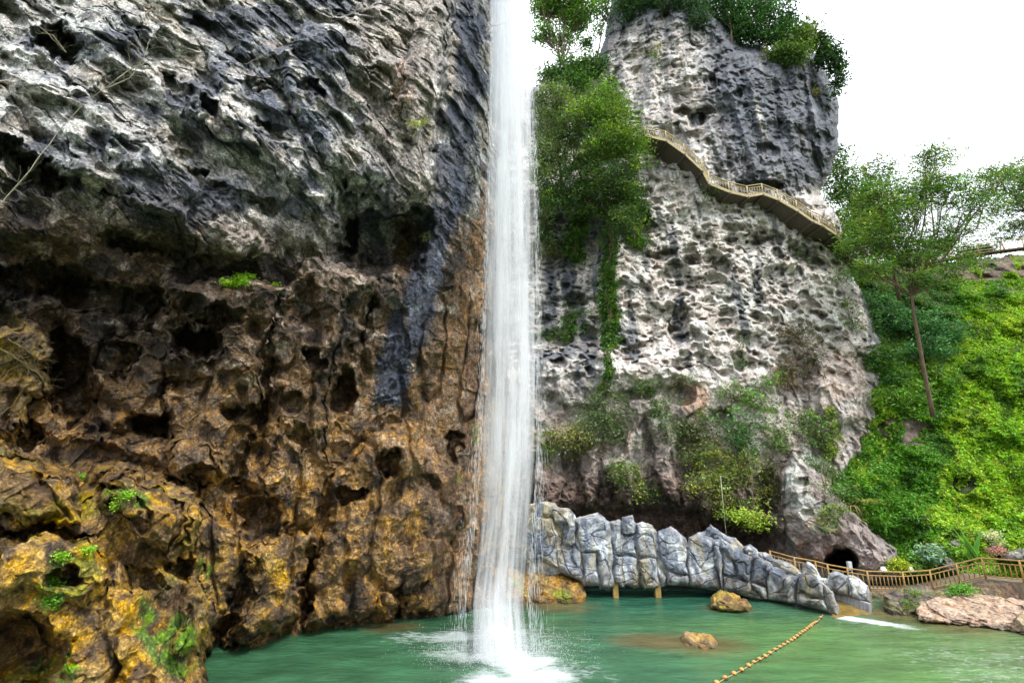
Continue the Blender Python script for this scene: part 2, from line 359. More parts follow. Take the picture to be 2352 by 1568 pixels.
def left_color(P, px, py, wx, wy, h):
    n = fbm(P,.35,4,60); n2 = fbm(P,1.1,4,66); n3 = fbm(P*np.array([1,1,.15]),.8,4,70)
    C = np.ones(px.shape+(3,))*np.array([.46,.44,.415])
    C = mixc(C,(.74,.73,.71), smooth(-.02,.3,n2))
    C = mixc(C,(.085,.095,.125), smooth(.0,.16,n)*.9); C = mixc(C,(.07,.075,.09), smooth(.06,.2,fbm(P*np.array([1,1,.5]),.9,3,64))*.7)
    C = mixc(C,(.36,.31,.25), smooth(.05,.3,-n)*(1-smooth(300,500,py))*.8)
    # pale lichen, green-grey, on the far left above
    C = mixc(C,(.50,.51,.49), (1-smooth(200,500,px))*(1-smooth(250,480,py))*smooth(-.1,.2,n2)*.7)
    # bluish slab in the upper middle
    m = smooth(0,60,sd_poly(wx,wy,[(440,60),(700,20),(820,60),(800,300),(790,380),(620,400),(560,260),(470,180)]))
    C = mixc(C,(.10,.115,.15), m*smooth(-.25,.15,n2)*.8)
    # buff / pink face right of it
    m = smooth(-10,60,sd_poly(wx,wy,[(800,0),(1050,-200),(1060,-60),(1030,250),(1005,470),(900,480),(800,330)]))
    C = mixc(C,(.42,.37,.33), m*.75); C = mixc(C,(.62,.44,.36), smooth(-10,30,sd_poly(wx,wy,[(885,150),(950,120),(960,250),(900,280)]))*.7)
    C = mixc(C,(.13,.11,.095), m*smooth(.1,.25,np.abs(n3))*.7)
    # brown ground of the recess and the lower half
    low = smooth(360,580,wy+70*n2-.18*(wx-300)*(wx<900))
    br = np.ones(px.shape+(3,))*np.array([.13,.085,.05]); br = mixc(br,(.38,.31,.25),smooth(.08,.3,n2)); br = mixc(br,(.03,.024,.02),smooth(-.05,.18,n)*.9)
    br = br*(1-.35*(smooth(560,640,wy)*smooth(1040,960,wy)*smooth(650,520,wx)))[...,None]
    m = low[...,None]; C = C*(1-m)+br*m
    # deep brown-orange lower wall
    lw = np.maximum(smooth(900,1150,wy), .75*smooth(620,900,wy)*smooth(700,300,wx)*0+.6*smooth(760,1000,wy)); C = mixc(C,(.36,.205,.065), lw*smooth(-.25,.1,n2)*.85)
    C = mixc(C,(.07,.045,.03), lw*smooth(.08,.25,n)*.7)
    # ochre algae on the near mass
    oc = smooth(-30,60,sd_poly(wx,wy,LPOLY[0][0]))
    C = mixc(C,(.43,.26,.05), oc*smooth(-.22,.08,n2)*.9); C = mixc(C,(.30,.30,.03), oc*smooth(.12,.3,fbm(P,.45,3,88))*.6)
    C = mixc(C,(.12,.07,.03), oc*smooth(.0,.16,n)*.8)
    C = mixc(C,(.40,.27,.07), smooth(-10,50,sd_poly(wx,wy,LPOLY[5][0]))*.6*smooth(-.2,.2,n2)); C = mixc(C,(.40,.27,.06), smooth(-10,50,sd_poly(wx,wy,LPOLY[6][0]))*.6*smooth(-.2,.2,n2))
    C = mixc(C,(.34,.23,.05), smooth(-40,50,sd_poly(wx,wy,[(-40,740),(80,740),(115,800),(105,900),(60,1000),(-40,1010)]))*.7*smooth(-.25,.15,n2))
    for cx,cy,rx,ry in [(125,1350,30,70),(330,1430,30,60),(290,1145,60,25),(400,1480,60,70),(470,1300,20,30),(140,1540,60,40)]:
        C = mixc(C,(.13,.24,.02), smooth(0,.6,ell(wx,wy,cx,cy,rx*1.2,ry*1.2))*smooth(-.15,.15,fbm(P,1.6,3,91)))
    # blue-black seepage band beside the fall
    band = smooth(0,26,sd_poly(wx,wy,[(1050,-300),(1125,-300),(1118,150),(1100,300),(1080,440),(1050,580),(1010,720),(970,820),(930,960),(840,930),(870,760),(940,560),(985,440),(1015,250),(1045,60)]))
    C = mixc(C,(.05,.06,.088), band*smooth(-.5,-.1,n3)*.95); C = mixc(C,(.24,.26,.30), band*smooth(.16,.34,n2)*.4)
    # rusty strip next to the water
    st = smooth(0,26,sd_poly(wx,wy,[(1128,330),(1132,1420),(1000,1430),(960,1080),(975,900),(1030,720),(1075,540),(1100,400)]))
    C = mixc(C,(.30,.18,.095), st*.8); C = mixc(C,(.10,.06,.04), st*smooth(.02,.2,n3)*.7); C = mixc(C,(.42,.33,.25), st*smooth(.1,.3,n2)*.5)
    wet = np.clip(.15+.75*smooth(700,1100,py)+.5*band,0,1)
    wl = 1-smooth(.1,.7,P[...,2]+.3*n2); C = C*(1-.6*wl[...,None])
    return C, wet
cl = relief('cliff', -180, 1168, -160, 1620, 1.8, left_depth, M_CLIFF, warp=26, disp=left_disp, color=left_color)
tag(cl, 'towering pitted limestone cliff left of the waterfall, grey above and ochre brown below', 'cliff', kind='structure')

# ================================================================== RIGHT CLIFF
RX = [1100,1300,1450,1600,1800,1950,2100,2300]
RY = [-200,100,300,450,700,950,1150,1300,1500]
DR = [[60,58,54,51.5,51,54,58,60],
      [59,57,53,50.5,50.5,53,57,60],
      [57,55,51.5,50,50,52,56,58],
      [55,53,50.5,49.5,49.5,51,54,57],
      [52,50.5,49.5,49,49,50.5,52,55],
      [49,48,47.6,47.5,47.5,49,50.5,52],
      [48.5,48.5,48,48,46.5,46.5,48,49],
      [48.5,49,49,49,47,44.2,45,47],
      [48.5,49,49,49,47,44,45,47]]
ROUT = [(1090,1520),(1090,160),(1225,200),(1262,165),(1300,150),(1345,135),(1378,118),(1392,70),(1402,20),(1415,-60),(1470,-90),(1600,-60),(1622,0),(1650,45),(1700,90),(1780,125),(1858,118),(1888,150),(1908,195),(1926,232),(1924,300),(1915,350),(1900,400),(1884,448),(1895,468),(1918,478),(1928,500),(1935,560),(1950,600),(1962,640),(1990,700),(2030,760),(2100,900),(2200,1000),(2220,1300),(2240,1520)]
RPOLY = [
 ([(1240,830),(1300,812),(1380,800),(1425,830),(1440,860),(1400,905),(1350,935),(1300,930),(1240,890)], 1.0, 35),
 ([(1430,850),(1470,830),(1540,795),(1600,790),(1640,880),(1600,880),(1540,870),(1480,890)], .9, 30),
 ([(1795,1060),(1820,1040),(1900,1090),(1960,1180),(2060,1260),(2100,1330),(1975,1340),(1960,1290),(1935,1262),(1905,1290),(1886,1306),(1832,1265),(1800,1215),(1790,1150)], 2.8, 60),
 ([(1850,840),(1960,820),(1985,900),(1975,960),(1930,985),(1860,960)], 1.5, 50),
 ([(1630,1090),(1740,1080),(1760,1160),(1700,1190),(1640,1180)], .8, 40),
 ([(1560,860),(1620,870),(1625,930),(1570,960)], .8, 30),
 ([(1140,560),(1380,540),(1390,800),(1240,830),(1140,830)], -1.3, 30),
 ([(1900,465),(1922,480),(1926,520),(1890,515)], 1.5, 15),
 ([(1325,1040),(1370,1030),(1378,1090),(1366,1150),(1352,1165),(1340,1130)], 1.8, 12),
 ([(1385,1050),(1440,1040),(1460,1100),(1450,1150),(1462,1190),(1440,1180),(1415,1120)], 2.0, 14),
 ([(1480,960),(1540,960),(1535,1050),(1560,1120),(1562,1165),(1530,1140),(1505,1080)], 2.2, 14),
 ([(1600,1120),(1630,1120),(1632,1190),(1620,1222),(1606,1200)], 2.0, 9),
 ([(1240,1030),(1290,1040),(1300,1100),(1270,1180),(1230,1200),(1225,1100)], 2.0, 22),
 ([(1660,1180),(1720,1170),(1740,1210),(1700,1240),(1660,1230)], 1.6, 16)]
RDENT = [(1660,605,24,20,0,2.0),(1590,600,18,14,0,1.2),(1835,580,26,20,0,1.6),(1470,520,34,24,0,1.3),(1480,440,20,14,0,1.0),(1700,215,14,12,0,1.0),
 (1634,190,17,22,0,1.6),(1620,250,26,12,0,1.2),(1570,255,24,14,0,1.2),(1605,275,24,20,0,1.6),(1750,425,60,14,4,2.0),(1600,85,20,28,0,1.3),
 (1560,750,24,60,18,1.6),(1640,640,30,14,0,1.2),(1720,560,26,30,0,1.0),(1760,350,30,20,0,.9),(1890,320,22,18,0,.9),(1500,780,70,10,-25,1.5),(1585,830,50,14,-22,1.4),
 (1460,905,60,16,-10,1.6),(1560,905,40,26,0,1.8),(1700,830,14,30,0,.9),(1790,650,50,40,0,.9),(1400,1010,40,50,0,1.4),(1500,1000,36,60,0,1.8),(1580,1040,34,60,0,2.2),
 (1660,960,30,26,0,1.2),(1760,1130,34,60,0,2.4),(1880,1030,20,30,0,1.2),(1845,1105,16,12,0,1.2),(1932,1292,38,36,0,7.0),(1500,1215,260,55,4,3.4),(1740,1240,90,45,22,3.4),(1300,1060,70,50,0,1.8),(1995,840,30,20,0,1.0)]
def right_depth(px, py, wx, wy):
    D = gridD(px, py, RX, RY, DR, 20)
    for poly, off, soft in RPOLY: D = D-off*dome(sd_poly(wx, wy, poly)/soft)
    for cx,cy,rx,ry,rot,dp in RDENT: D = D+dp*smooth(0,.7,ell(wx,wy,cx,cy,rx*1.1,ry*1.1,rot))
    return D
def right_disp(P, px, py, wx, wy):
    w = P+.6*np.stack([perlin(P,.3,51),perlin(P,.3,52),perlin(P,.3,53)],-1)
    n1 = perlin(w,.2,1); n2 = perlin(w,.5,2); n3 = perlin(w,1.2,3); n4 = perlin(w,2.9,4)
    up = 1-smooth(430,560,py); rg = smooth(1420,1520,px); low = smooth(820,900,py)
    f = w+.22*np.stack([perlin(P,1.5,54),P[...,1]*0,perlin(P,1.5,55)],-1); a = f[...,0]; b = f[...,2]
    n5 = perlin(w,6,5)
    h = 1.0*n1+.45*n2+.10*n3+.10*n4+.06*n5+(.35*facet(a*.33,b*.28,7)+.22*facet(a*.9,b*.75,8)+.14*facet(a*2,b*1.8,9))*(.45+.75*low)
    rib = (1-2.2*np.abs(perlin(P*np.array([1,1,.13]),.55,71)))*up*.75+(1-2*np.abs(perlin(P*np.array([1,1,.18]),1.3,73)))*up*.3
    mid = (1-up)*(1-low)
    pm = smooth(-.35,.05,perlin(P,.16,79))
    pit = worley(a*.26,b*.36,4,.10,.50,.4)*4.2*(.25+.75*mid)*pm+worley(a*.62+.4,b*.85,5,.12,.56,.4)*2.6*(.4+.6*mid)*(.4+.6*pm)+worley(a*1.25,b*1.7,6,.12,.55,.45)*1.35*(.35+.65*mid)+worley(a*2.6,b*3,3,.1,.55)*.35
    crk = -.8*low*np.abs(perlin(P*np.array([1.4,1,.35]),.7,75))
    hol = smooth(1060,1130,py)*(px<1800)
    return h*.9+rib+crk-pit*(1-.45*low)+hol*(.5*(1-2*np.abs(perlin(w*np.array([1,1,.6]),1.0,81)))+.3*(1-2*np.abs(perlin(w,2.6,82))))
def right_color(P, px, py, wx, wy, h):
    n = fbm(P,.18,4,160); n2 = fbm(P,.6,4,166); n3 = fbm(P*np.array([1,1,.12]),.55,4,170)
    C = np.ones(px.shape+(3,))*np.array([.66,.60,.56]); C = mixc(C,(.74,.71,.67),smooth(0,.3,n2)); C = mixc(C,(.42,.34,.30),smooth(.05,.3,-n2)*.6)
    # blue-black streaked stains running down from the summit
    k = smooth(560,150,py+90*n3)
    right = smooth(1560,1720,px)*smooth(470,380,py)
    s = np.clip(k*.55+right*.65,0,1)*smooth(-.30,.10,n3+.35*right+.1*(py<250)-.05)
    s = np.maximum(s, smooth(0,30,sd_poly(wx,wy,[(1380,-100),(1900,-100),(1930,230),(1900,260),(1860,140),(1700,180),(1640,130),(1560,70),(1480,60),(1400,120),(1330,210),(1220,200),(1240,120)])))
    C = mixc(C,(.10,.115,.15), s*.9)
    C = mixc(C,(.09,.10,.12), smooth(0,20,sd_poly(wx,wy,[(1740,470),(1850,330),(1920,240),(1925,400),(1890,470),(1880,440)]))*.7)
    for cx,cy,rx,ry in [(1742,640,9,80),(1712,430,50,16),(1858,640,16,90),(1335,640,75,150),(1325,740,70,120),(1290,600,50,90),(1270,860,60,60),(1360,870,40,60),(1560,740,12,60),(1730,410,30,20)]:
        C = mixc(C,(.10,.11,.13), smooth(0,.7,ell(wx,wy,cx,cy,rx*1.3,ry*1.3))*smooth(-.3,.1,n3)*.85)
    # pinkish and brown base
    C = mixc(C,(.12,.13,.155), smooth(.16,.30,n3+.08*np.abs(n))*smooth(1000,800,py)*.8)
    C = mixc(C,(.30,.24,.20), smooth(.15,.32,fbm(P,.3,4,175))*.3)
    lw = smooth(820,1000,wy); C = mixc(C,(.30,.235,.205), lw*.7); C = mixc(C,(.46,.44,.42), lw*smooth(.05,.25,n2)*.7)
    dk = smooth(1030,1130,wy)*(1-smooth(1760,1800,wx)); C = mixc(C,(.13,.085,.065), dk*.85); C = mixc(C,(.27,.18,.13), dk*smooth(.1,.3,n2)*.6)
    bt = smooth(-10,30,sd_poly(wx,wy,RPOLY[2][0])); C = mixc(C,(.30,.23,.22), bt*.6); C = mixc(C,(.10,.08,.075), bt*smooth(.02,.2,n)*.7)
    C = mixc(C,(.46,.20,.11), smooth(0,.6,ell(wx,wy,1875,1245,45,70))*smooth(-.2,.1,n2)*.85); C = mixc(C,(.60,.62,.57), smooth(0,.6,ell(wx,wy,1850,1120,60,110))*smooth(-.1,.2,n)*.8)
    C = mixc(C,(.42,.22,.12), smooth(0,.6,ell(wx,wy,1600,920,34,50))*.6)
    C = mixc(C,(.55,.42,.35), smooth(0,.6,ell(wx,wy,1940,860,70,70))*.6)
    C = mixc(C,(.20,.13,.10), smooth(0,.6,ell(wx,wy,1830,860,70,60))*.7)
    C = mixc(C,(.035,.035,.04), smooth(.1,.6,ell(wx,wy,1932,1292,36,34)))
    return C, .1+0*px
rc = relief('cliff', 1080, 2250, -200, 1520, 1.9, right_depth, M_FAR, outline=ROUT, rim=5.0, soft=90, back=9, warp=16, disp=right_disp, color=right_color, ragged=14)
tag(rc, 'pale honeycombed limestone peak right of the waterfall with dark stains', 'cliff', kind='structure')

# ================================================================== WATER AND GROUND
def water():
    nx, ny = 560, 420
    X, Y = np.meshgrid(np.linspace(-30,60,nx), np.linspace(8,70,ny))
    q = np.stack([X,Y,0*X],-1)
    Z = .05*perlin(q*np.array([.6,1.2,1]),1.0,1)+.025*perlin(q*np.array([1.2,3,1]),1.3,2)
    n = fbm(q,.25,4,5)
    C = np.ones(X.shape+(3,))*np.array([.034,.105,.052])
    C = mixc(C,(.075,.16,.050), smooth(4,17,X+3*n)*smooth(37,30,Y)); C = mixc(C,(.016,.075,.050), smooth(32,38,Y)*.8)
    C = mixc(C,(.10,.145,.07), smooth(14,26,X+3*n)*.6)
    for px,py,r in [(1610,1478,2.6),(1500,1470,1.9),(1680,1398,1.7),(1275,1388,2.8),(2200,1430,3.5),(2060,1410,2.2),(900,1440,1.6)]:
        Dw = CAMH/math.tan(math.atan((py-784)/1176)-PITCH); c = at(px,py,Dw)
        C = mixc(C,(.11,.085,.035), smooth(.95,.2,np.sqrt(((X-c[0])/1.5)**2+(Y-c[1])**2)/r+.35*n)*.8)
    foam = np.zeros_like(X)
    c = at(1150,1478,29.); w = .8*np.stack([perlin(q,.5,11),perlin(q,.5,12)],-1)+.35*np.stack([perlin(q,1.6,13),perlin(q,1.6,14)],-1)
    def blob(px,py,rx,ry,k=1.0):
        Dw = CAMH/math.tan(math.atan((py-784)/1176)-PITCH); c = at(px,py,Dw)
        return k*smooth(1.75,.0,np.sqrt(((X+w[...,0]-c[0])/rx)**2+((Y+w[...,1]-c[1])/ry)**2))
    for b in [(1040,1462,3.4,1.2,.62),(1080,1500,3.4,1.3,.55),(1250,1545,3.2,1.4,.5),(1090,1465,2.3,1.0,.75),(1150,1455,1.7,1.6,1.0),(1140,1500,2.6,1.0,.9),(1200,1520,1.6,1.2,1.0),(1210,1555,2.4,1.3,1.05),(1100,1510,1.6,.8,.7),(1170,1590,2.6,1.6,.9),(1200,1480,1.4,2.5,.45),(1130,1400,1.7,2.2,.5)]:
        foam = np.maximum(foam, blob(*b))
    foam = np.maximum(foam, smooth(8.5,1,np.sqrt((X-c[0])**2+((Y-c[1])*1.1)**2))*.40)
    # white wake below the chute: runs away to the right
    a0 = at(1925,1416,34.0); a1 = at(2150,1450,31.0)
    e = (a1-a0)[:2]; Lh = np.hypot(*e); e = e/Lh; t = (X-a0[0])*e[0]+(Y-a0[1])*e[1]; d = np.abs((X+.3*w[...,0]-a0[0])*-e[1]+(Y+.3*w[...,1]-a0[1])*e[0])
    foam = np.maximum(foam, smooth(-.6,.2,t)*smooth(Lh*1.3,Lh*.2,t)*smooth(1.5,.1,d/(.55+.05*t))*1.0)
    foam = np.maximum(foam, .30*smooth(13,20,X)*smooth(34,26,Y))
    idx = np.arange(nx*ny).reshape(ny,nx); Q = np.stack([idx[:-1,:-1],idx[:-1,1:],idx[1:,1:],idx[1:,:-1]],-1).reshape(-1,4)
    m, nt, out, N, L = newmat('river_water')
    b = N('ShaderNodeBsdfPrincipled', inputs={'Roughness':.09,'IOR':1.33}); vc = N('ShaderNodeVertexColor', layer_name='Col')
    g = N('ShaderNodeNewGeometry'); mp = N('ShaderNodeMapping'); mp.inputs['Scale'].default_value = (.55,1.5,1); L(g.outputs['Position'], mp.inputs[0])
    n1 = N('ShaderNodeTexNoise', inputs={'Scale':1.5,'Detail':6.0,'Roughness':.62,'Distortion':.5}); L(mp.outputs[0], n1.inputs['Vector'])
    bm = N('ShaderNodeBump', inputs={'Strength':.75,'Distance':.16}); L(n1.outputs[0], bm.inputs['Height']); L(bm.outputs[0], b.inputs['Normal'])
    nv = N('ShaderNodeTexNoise', inputs={'Scale':.5,'Detail':5.0,'Roughness':.6}); L(mp.outputs[0], nv.inputs['Vector'])
    rv = N('ShaderNodeMapRange', inputs={'From Min':.3,'From Max':.7,'To Min':.65,'To Max':1.4}); L(nv.outputs[0], rv.inputs[0])
    sc = N('ShaderNodeVectorMath', operation='SCALE'); L(vc.outputs[0], sc.inputs[0]); L(rv.outputs[0], sc.inputs['Scale']); L(sc.outputs[0], b.inputs['Base Color'])
    fo = N('ShaderNodeBsdfDiffuse', inputs={'Color':(.66,.70,.72,1)}); ex = N('ShaderNodeAttribute', attribute_name='Ext')
    n2 = N('ShaderNodeTexNoise', inputs={'Scale':3.2,'Detail':9.0,'Roughness':.75,'Distortion':1.2}); L(mp.outputs[0], n2.inputs['Vector'])
    s = N('ShaderNodeMath', operation='MULTIPLY_ADD', inputs={1:1.5}); L(n2.outputs[0], s.inputs[0]); s0 = N('ShaderNodeMath', operation='ADD', inputs={1:-.12}); L(ex.outputs['Fac'], s0.inputs[0]); L(s0.outputs[0], s.inputs[2])
    r = N('ShaderNodeMapRange', inputs={'From Min':.92,'From Max':1.7}); L(s.outputs[0], r.inputs[0])
    mx = N('ShaderNodeMixShader'); L(r.outputs[0], mx.inputs[0]); L(b.outputs[0], mx.inputs[1]); L(fo.outputs[0], mx.inputs[2]); L(mx.outputs[0], out.inputs[0])
    o = npmesh('water', np.stack([X,Y,Z],-1).reshape(-1,3), Q, m, None, C.reshape(-1,3), True, None, foam.reshape(-1))
    tag(o, 'green river pool with white foam at the foot of the fall', 'water', kind='structure')
water()
g = MB(); g.add([(-900,-300,-3),(900,-300,-3),(900,1200,-3),(-900,1200,-3)],[(0,1,2,3)])
tag(g.build('ground', plain('valley_ground',(.06,.09,.035),.95,.2,.4,0)), 'valley floor under the pool', 'ground', kind='structure')

# ================================================================== WATERFALL
def waterfall():
    m, nt, out, N, L = newmat('falling_water')
    uv = N('ShaderNodeUVMap', uv_map='UVMap'); ex = N('ShaderNodeAttribute', attribute_name='Ext')
    def streak(su, sv, det, seed):
        mp = N('ShaderNodeMapping'); mp.inputs['Scale'].default_value = (su, sv, 1); mp.inputs['Location'].default_value = (seed*3.1, seed*1.7, seed); L(uv.outputs[0], mp.inputs[0])
        n = N('ShaderNodeTexNoise', inputs={'Scale':1.0,'Detail':det,'Roughness':.55}); L(mp.outputs[0], n.inputs['Vector']); return n.outputs[0]
    a = streak(2.2,.06,3.0,1); b = streak(9,.22,3.0,2); c = streak(.9,.25,5.0,3); d = streak(26,.9,2.0,4)
    s1 = N('ShaderNodeMath', operation='MULTIPLY', inputs={1:1.5}); L(a, s1.inputs[0])
    s2 = N('ShaderNodeMath', operation='MULTIPLY_ADD', inputs={1:.75}); L(b, s2.inputs[0]); L(s1.outputs[0], s2.inputs[2])
    s3 = N('ShaderNodeMath', operation='MULTIPLY_ADD', inputs={1:.5}); L(c, s3.inputs[0]); L(s2.outputs[0], s3.inputs[2])
    s5 = N('ShaderNodeMath', operation='MULTIPLY_ADD', inputs={1:.45}); L(d, s5.inputs[0]); L(s3.outputs[0], s5.inputs[2])
    s4 = N('ShaderNodeMath', operation='ADD'); L(s5.outputs[0], s4.inputs[0]); L(ex.outputs['Fac'], s4.inputs[1])
    r = N('ShaderNodeMapRange', inputs={'From Min':1.55,'From Max':2.8,'To Min':0.0,'To Max':.86}); L(s4.outputs[0], r.inputs[0])
    df = N('ShaderNodeBsdfDiffuse', inputs={'Color':(.90,.91,.94,1)}); tr = N('ShaderNodeBsdfTranslucent', inputs={'Color':(.90,.92,.95,1)})
    mx = N('ShaderNodeMixShader', inputs={0:.5}); L(df.outputs[0], mx.inputs[1]); L(tr.outputs[0], mx.inputs[2])
    tp = N('ShaderNodeBsdfTransparent'); m2 = N('ShaderNodeMixShader'); L(r.outputs[0], m2.inputs[0]); L(tp.outputs[0], m2.inputs[1]); L(mx.outputs[0], m2.inputs[2]); L(m2.outputs[0], out.inputs[0])
    ys = [-200,0,150,350,500,700,900,1050,1200,1380,1500,1560]
    lf = [1130,1128,1128,1122,1115,1112,1107,1100,1088,1066,1066,1095]; rt = [1215,1214,1217,1224,1230,1234,1236,1233,1222,1212,1224,1240]
    Vs=[];Qs=[];UV=[];EX=[]; base=0
    for li,(sc_,ad,dz) in enumerate([(1.26,-.70,0),(1.20,-.55,0),(1.15,-.36,0),(1.06,-.18,0),(.98,-.02,0),(.88,.10,0),(.72,.14,0),(.5,.05,0)]):
        nv = 130; nu = 40
        yy = np.linspace(-200,1545,nv)
        l = np.interp(yy,ys,lf); r_ = np.interp(yy,ys,rt)
        Dc = 28.0-1.6*smooth(1300,1560,yy)
        Lp = at(l,yy,Dc); Rp = at(r_,yy,Dc); Cn = (Lp+Rp)/2; hw = (Rp-Lp)[:,0]/2*(1+(sc_-1)*(1-(.6*smooth(1000,1350,yy) if sc_>1 else 0)))
        th = np.linspace(0,2*np.pi,nu,endpoint=False)
        q = np.stack([np.cos(th)[None,:]*np.ones((nv,1))*2+li*7, np.sin(th)[None,:]*np.ones((nv,1))*2, (Cn[:,2]*.12)[:,None]*np.ones((1,nu))],-1)
        rr = 1+.05*perlin(q,1.0,li)
        X = Cn[:,0,None]+hw[:,None]*np.cos(th)*rr; Y = Cn[:,1,None]+hw[:,None]*.7*np.sin(th)*rr; Z = np.repeat(Cn[:,2,None],nu,1)
        Z = np.maximum(Z, .02)
        V = np.stack([X,Y,Z],-1).reshape(-1,3); idx = np.arange(nv*nu).reshape(nv,nu)
        Q = np.stack([idx[:-1],np.roll(idx,-1,1)[:-1],np.roll(idx,-1,1)[1:],idx[1:]],-1).reshape(-1,4)
        uvs = np.stack([np.repeat(np.abs(((th/np.pi)%2)-1)[None,:]*1.0*2.2+li*5.3,nv,0), Z],-1).reshape(-1,2)
        e = ad+.16-.22*(np.abs(np.cos(th))**9)[None,:]+.30*smooth(400,100,yy)[:,None]+.04*smooth(1300,1500,yy)[:,None]-.13*smooth(1000,1200,yy)[:,None]+0*Z
        Vs.append(V); Qs.append(Q+base); UV.append(uvs); EX.append(e.reshape(-1)); base += len(V)
    o = npmesh('waterfall', np.concatenate(Vs), np.concatenate(Qs), m, None, None, True, np.concatenate(UV), np.concatenate(EX))
    tag(o, 'tall white ribbon of falling water dropping into the pool', 'waterfall', kind='structure')
waterfall()
def spray():
    rng = np.random.default_rng(3); P = []; Ls = []
    ys = [-150,0,350,700,1050,1200,1380,1500]; lf = [1130,1128,1122,1112,1100,1088,1066,1066]; rt = [1220,1219,1230,1238,1238,1228,1215,1228]
    n = 5000; y = rng.uniform(-150,1500,n); l = np.interp(y,ys,lf); r = np.interp(y,ys,rt); s_ = rng.choice([-1,1],n); k = np.abs(rng.normal(size=n))*(.05+.06*smooth(700,1450,y))
    x = np.where(s_<0, l+6-k*(r-l), r-6+k*(r-l)); P.append(at(x,y,28-1.6*smooth(1300,1560,y)+rng.normal(size=n)*.9)); Ls.append(rng.uniform(.15,.7,n))
    n = 12000; a = rng.uniform(0,2*np.pi,n); rr = np.abs(rng.normal(size=n))*1.4; c = at(1150,1490,27.8); z = rng.exponential(.45,n)*np.exp(-rr*.25)
    P.append(np.stack([c[0]+rr*np.cos(a)*1.25, c[1]-.6+rr*np.sin(a)*.9, z],-1)); Ls.append(rng.uniform(.03,.10,n))
    P = np.concatenate(P); Lh = np.concatenate(Ls)[:,None]; m_ = len(P); w = .006; ang = rng.uniform(0,2*np.pi,m_); d = np.stack([np.cos(ang),np.sin(ang),0*ang],-1)*w; up = np.array([0,0,.5])*Lh
    V = np.stack([P-up,P+d,P+up,P-d],1).reshape(-1,3); V[:,2] = np.maximum(V[:,2],.02); Q = np.arange(m_*4).reshape(-1,4)
    m, nt, out, N, L = newmat('water_drops'); df = N('ShaderNodeBsdfDiffuse', inputs={'Color':(.85,.88,.92,1)}); tr = N('ShaderNodeBsdfTranslucent', inputs={'Color':(.85,.88,.92,1)}); mx = N('ShaderNodeMixShader', inputs={0:.5})
    L(df.outputs[0], mx.inputs[1]); L(tr.outputs[0], mx.inputs[2]); L(mx.outputs[0], out.inputs[0])
    tag(npmesh('spray', V, Q, m, None, None, False), 'fine spray of drops around the waterfall', 'spray', kind='stuff')
spray()
# ================================================================== FOOTBRIDGE CLAD IN ARTIFICIAL ROCK
def z1(l): return [(1176+x*.2324, 1119.7+y*.2324) for x,y in l]
def z2(l): return [(1607.8+x*.2014, 1177.1+y*.2014) for x,y in l]
def z3(l): return [(1952.3+x*.1831, 1177.1+y*.1831) for x,y in l]
def bridge_color(P, px, py, wx, wy, h):
    n = fbm(P,.7,4,210); n2 = fbm(P*np.array([1.5,1,.35]),1.2,4,214)
    C = np.ones(px.shape+(3,))*np.array([.25,.27,.31]); C = mixc(C,(.50,.53,.57),smooth(-.05,.22,n)); C = mixc(C,(.10,.115,.15),smooth(.02,.2,n2)*.75)
    C = mixc(C,(.10,.115,.15),smooth(1560,1700,px)*smooth(1900,1850,px)*.75*smooth(-.35,.0,n2)); C = mixc(C,(.36,.30,.17),smooth(.12,.26,-n2)*.5)
    C = mixc(C,(.34,.27,.14),(1-smooth(1290,1340,px))*smooth(-.1,.2,n)*.6)
    C = mixc(C,(.62,.64,.62),smooth(1820,1890,px)*smooth(-.1,.2,n)*.7)
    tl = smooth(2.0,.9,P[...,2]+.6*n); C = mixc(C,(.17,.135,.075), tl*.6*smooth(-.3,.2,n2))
    C = mixc(C,(.30,.25,.13), smooth(.1,.3,fbm(P*np.array([1.2,1,.3]),.6,3,218))*.55)
    return C, .1+0*px
SL = [z1(p) for p in [
 [(270,150),(330,135),(420,150),(450,190),(560,210),(610,260),(625,350),(632,560),(600,590),(540,560),(530,365),(430,360),(400,300),(280,280)],
 [(225,310),(290,280),(390,295),(430,370),(445,560),(440,650),(470,800),(300,720),(240,690),(225,400)],
 [(440,600),(540,600),(620,600),(690,640),(705,950),(640,900),(480,840),(450,700)],
 [(632,300),(850,250),(930,320),(962,330),(987,560),(1000,700),(1005,985),(900,1000),(872,900),(842,640),(700,640),(690,600),(640,450)],
 [(702,645),(838,642),(862,960),(712,968)],
 [(975,340),(1060,320),(1083,340),(1088,470),(1200,480),(1230,680),(1050,640),(1010,650),(978,450)],
 [(1092,290),(1190,270),(1210,330),(1210,450),(1104,468),(1088,350)],
 [(1012,660),(1230,692),(1272,980),(1200,995),(1130,960),(1110,985),(1060,970),(1010,960)],
 [(1222,360),(1290,335),(1380,370),(1422,470),(1432,700),(1250,665),(1225,480)],
 [(1252,698),(1420,705),(1450,980),(1400,995),(1300,1000),(1275,900)],
 [(1430,760),(1520,900),(1528,965),(1462,985),(1440,900)],
 [(1445,430),(1570,388),(1620,420),(1712,500),(1737,852),(1530,822),(1460,700)],
 [(1545,842),(1732,862),(1737,972),(1535,965)],
 [(1750,490),(1830,458),(1985,500),(2000,650),(2058,985),(1990,992),(1745,965),(1742,650)]]]
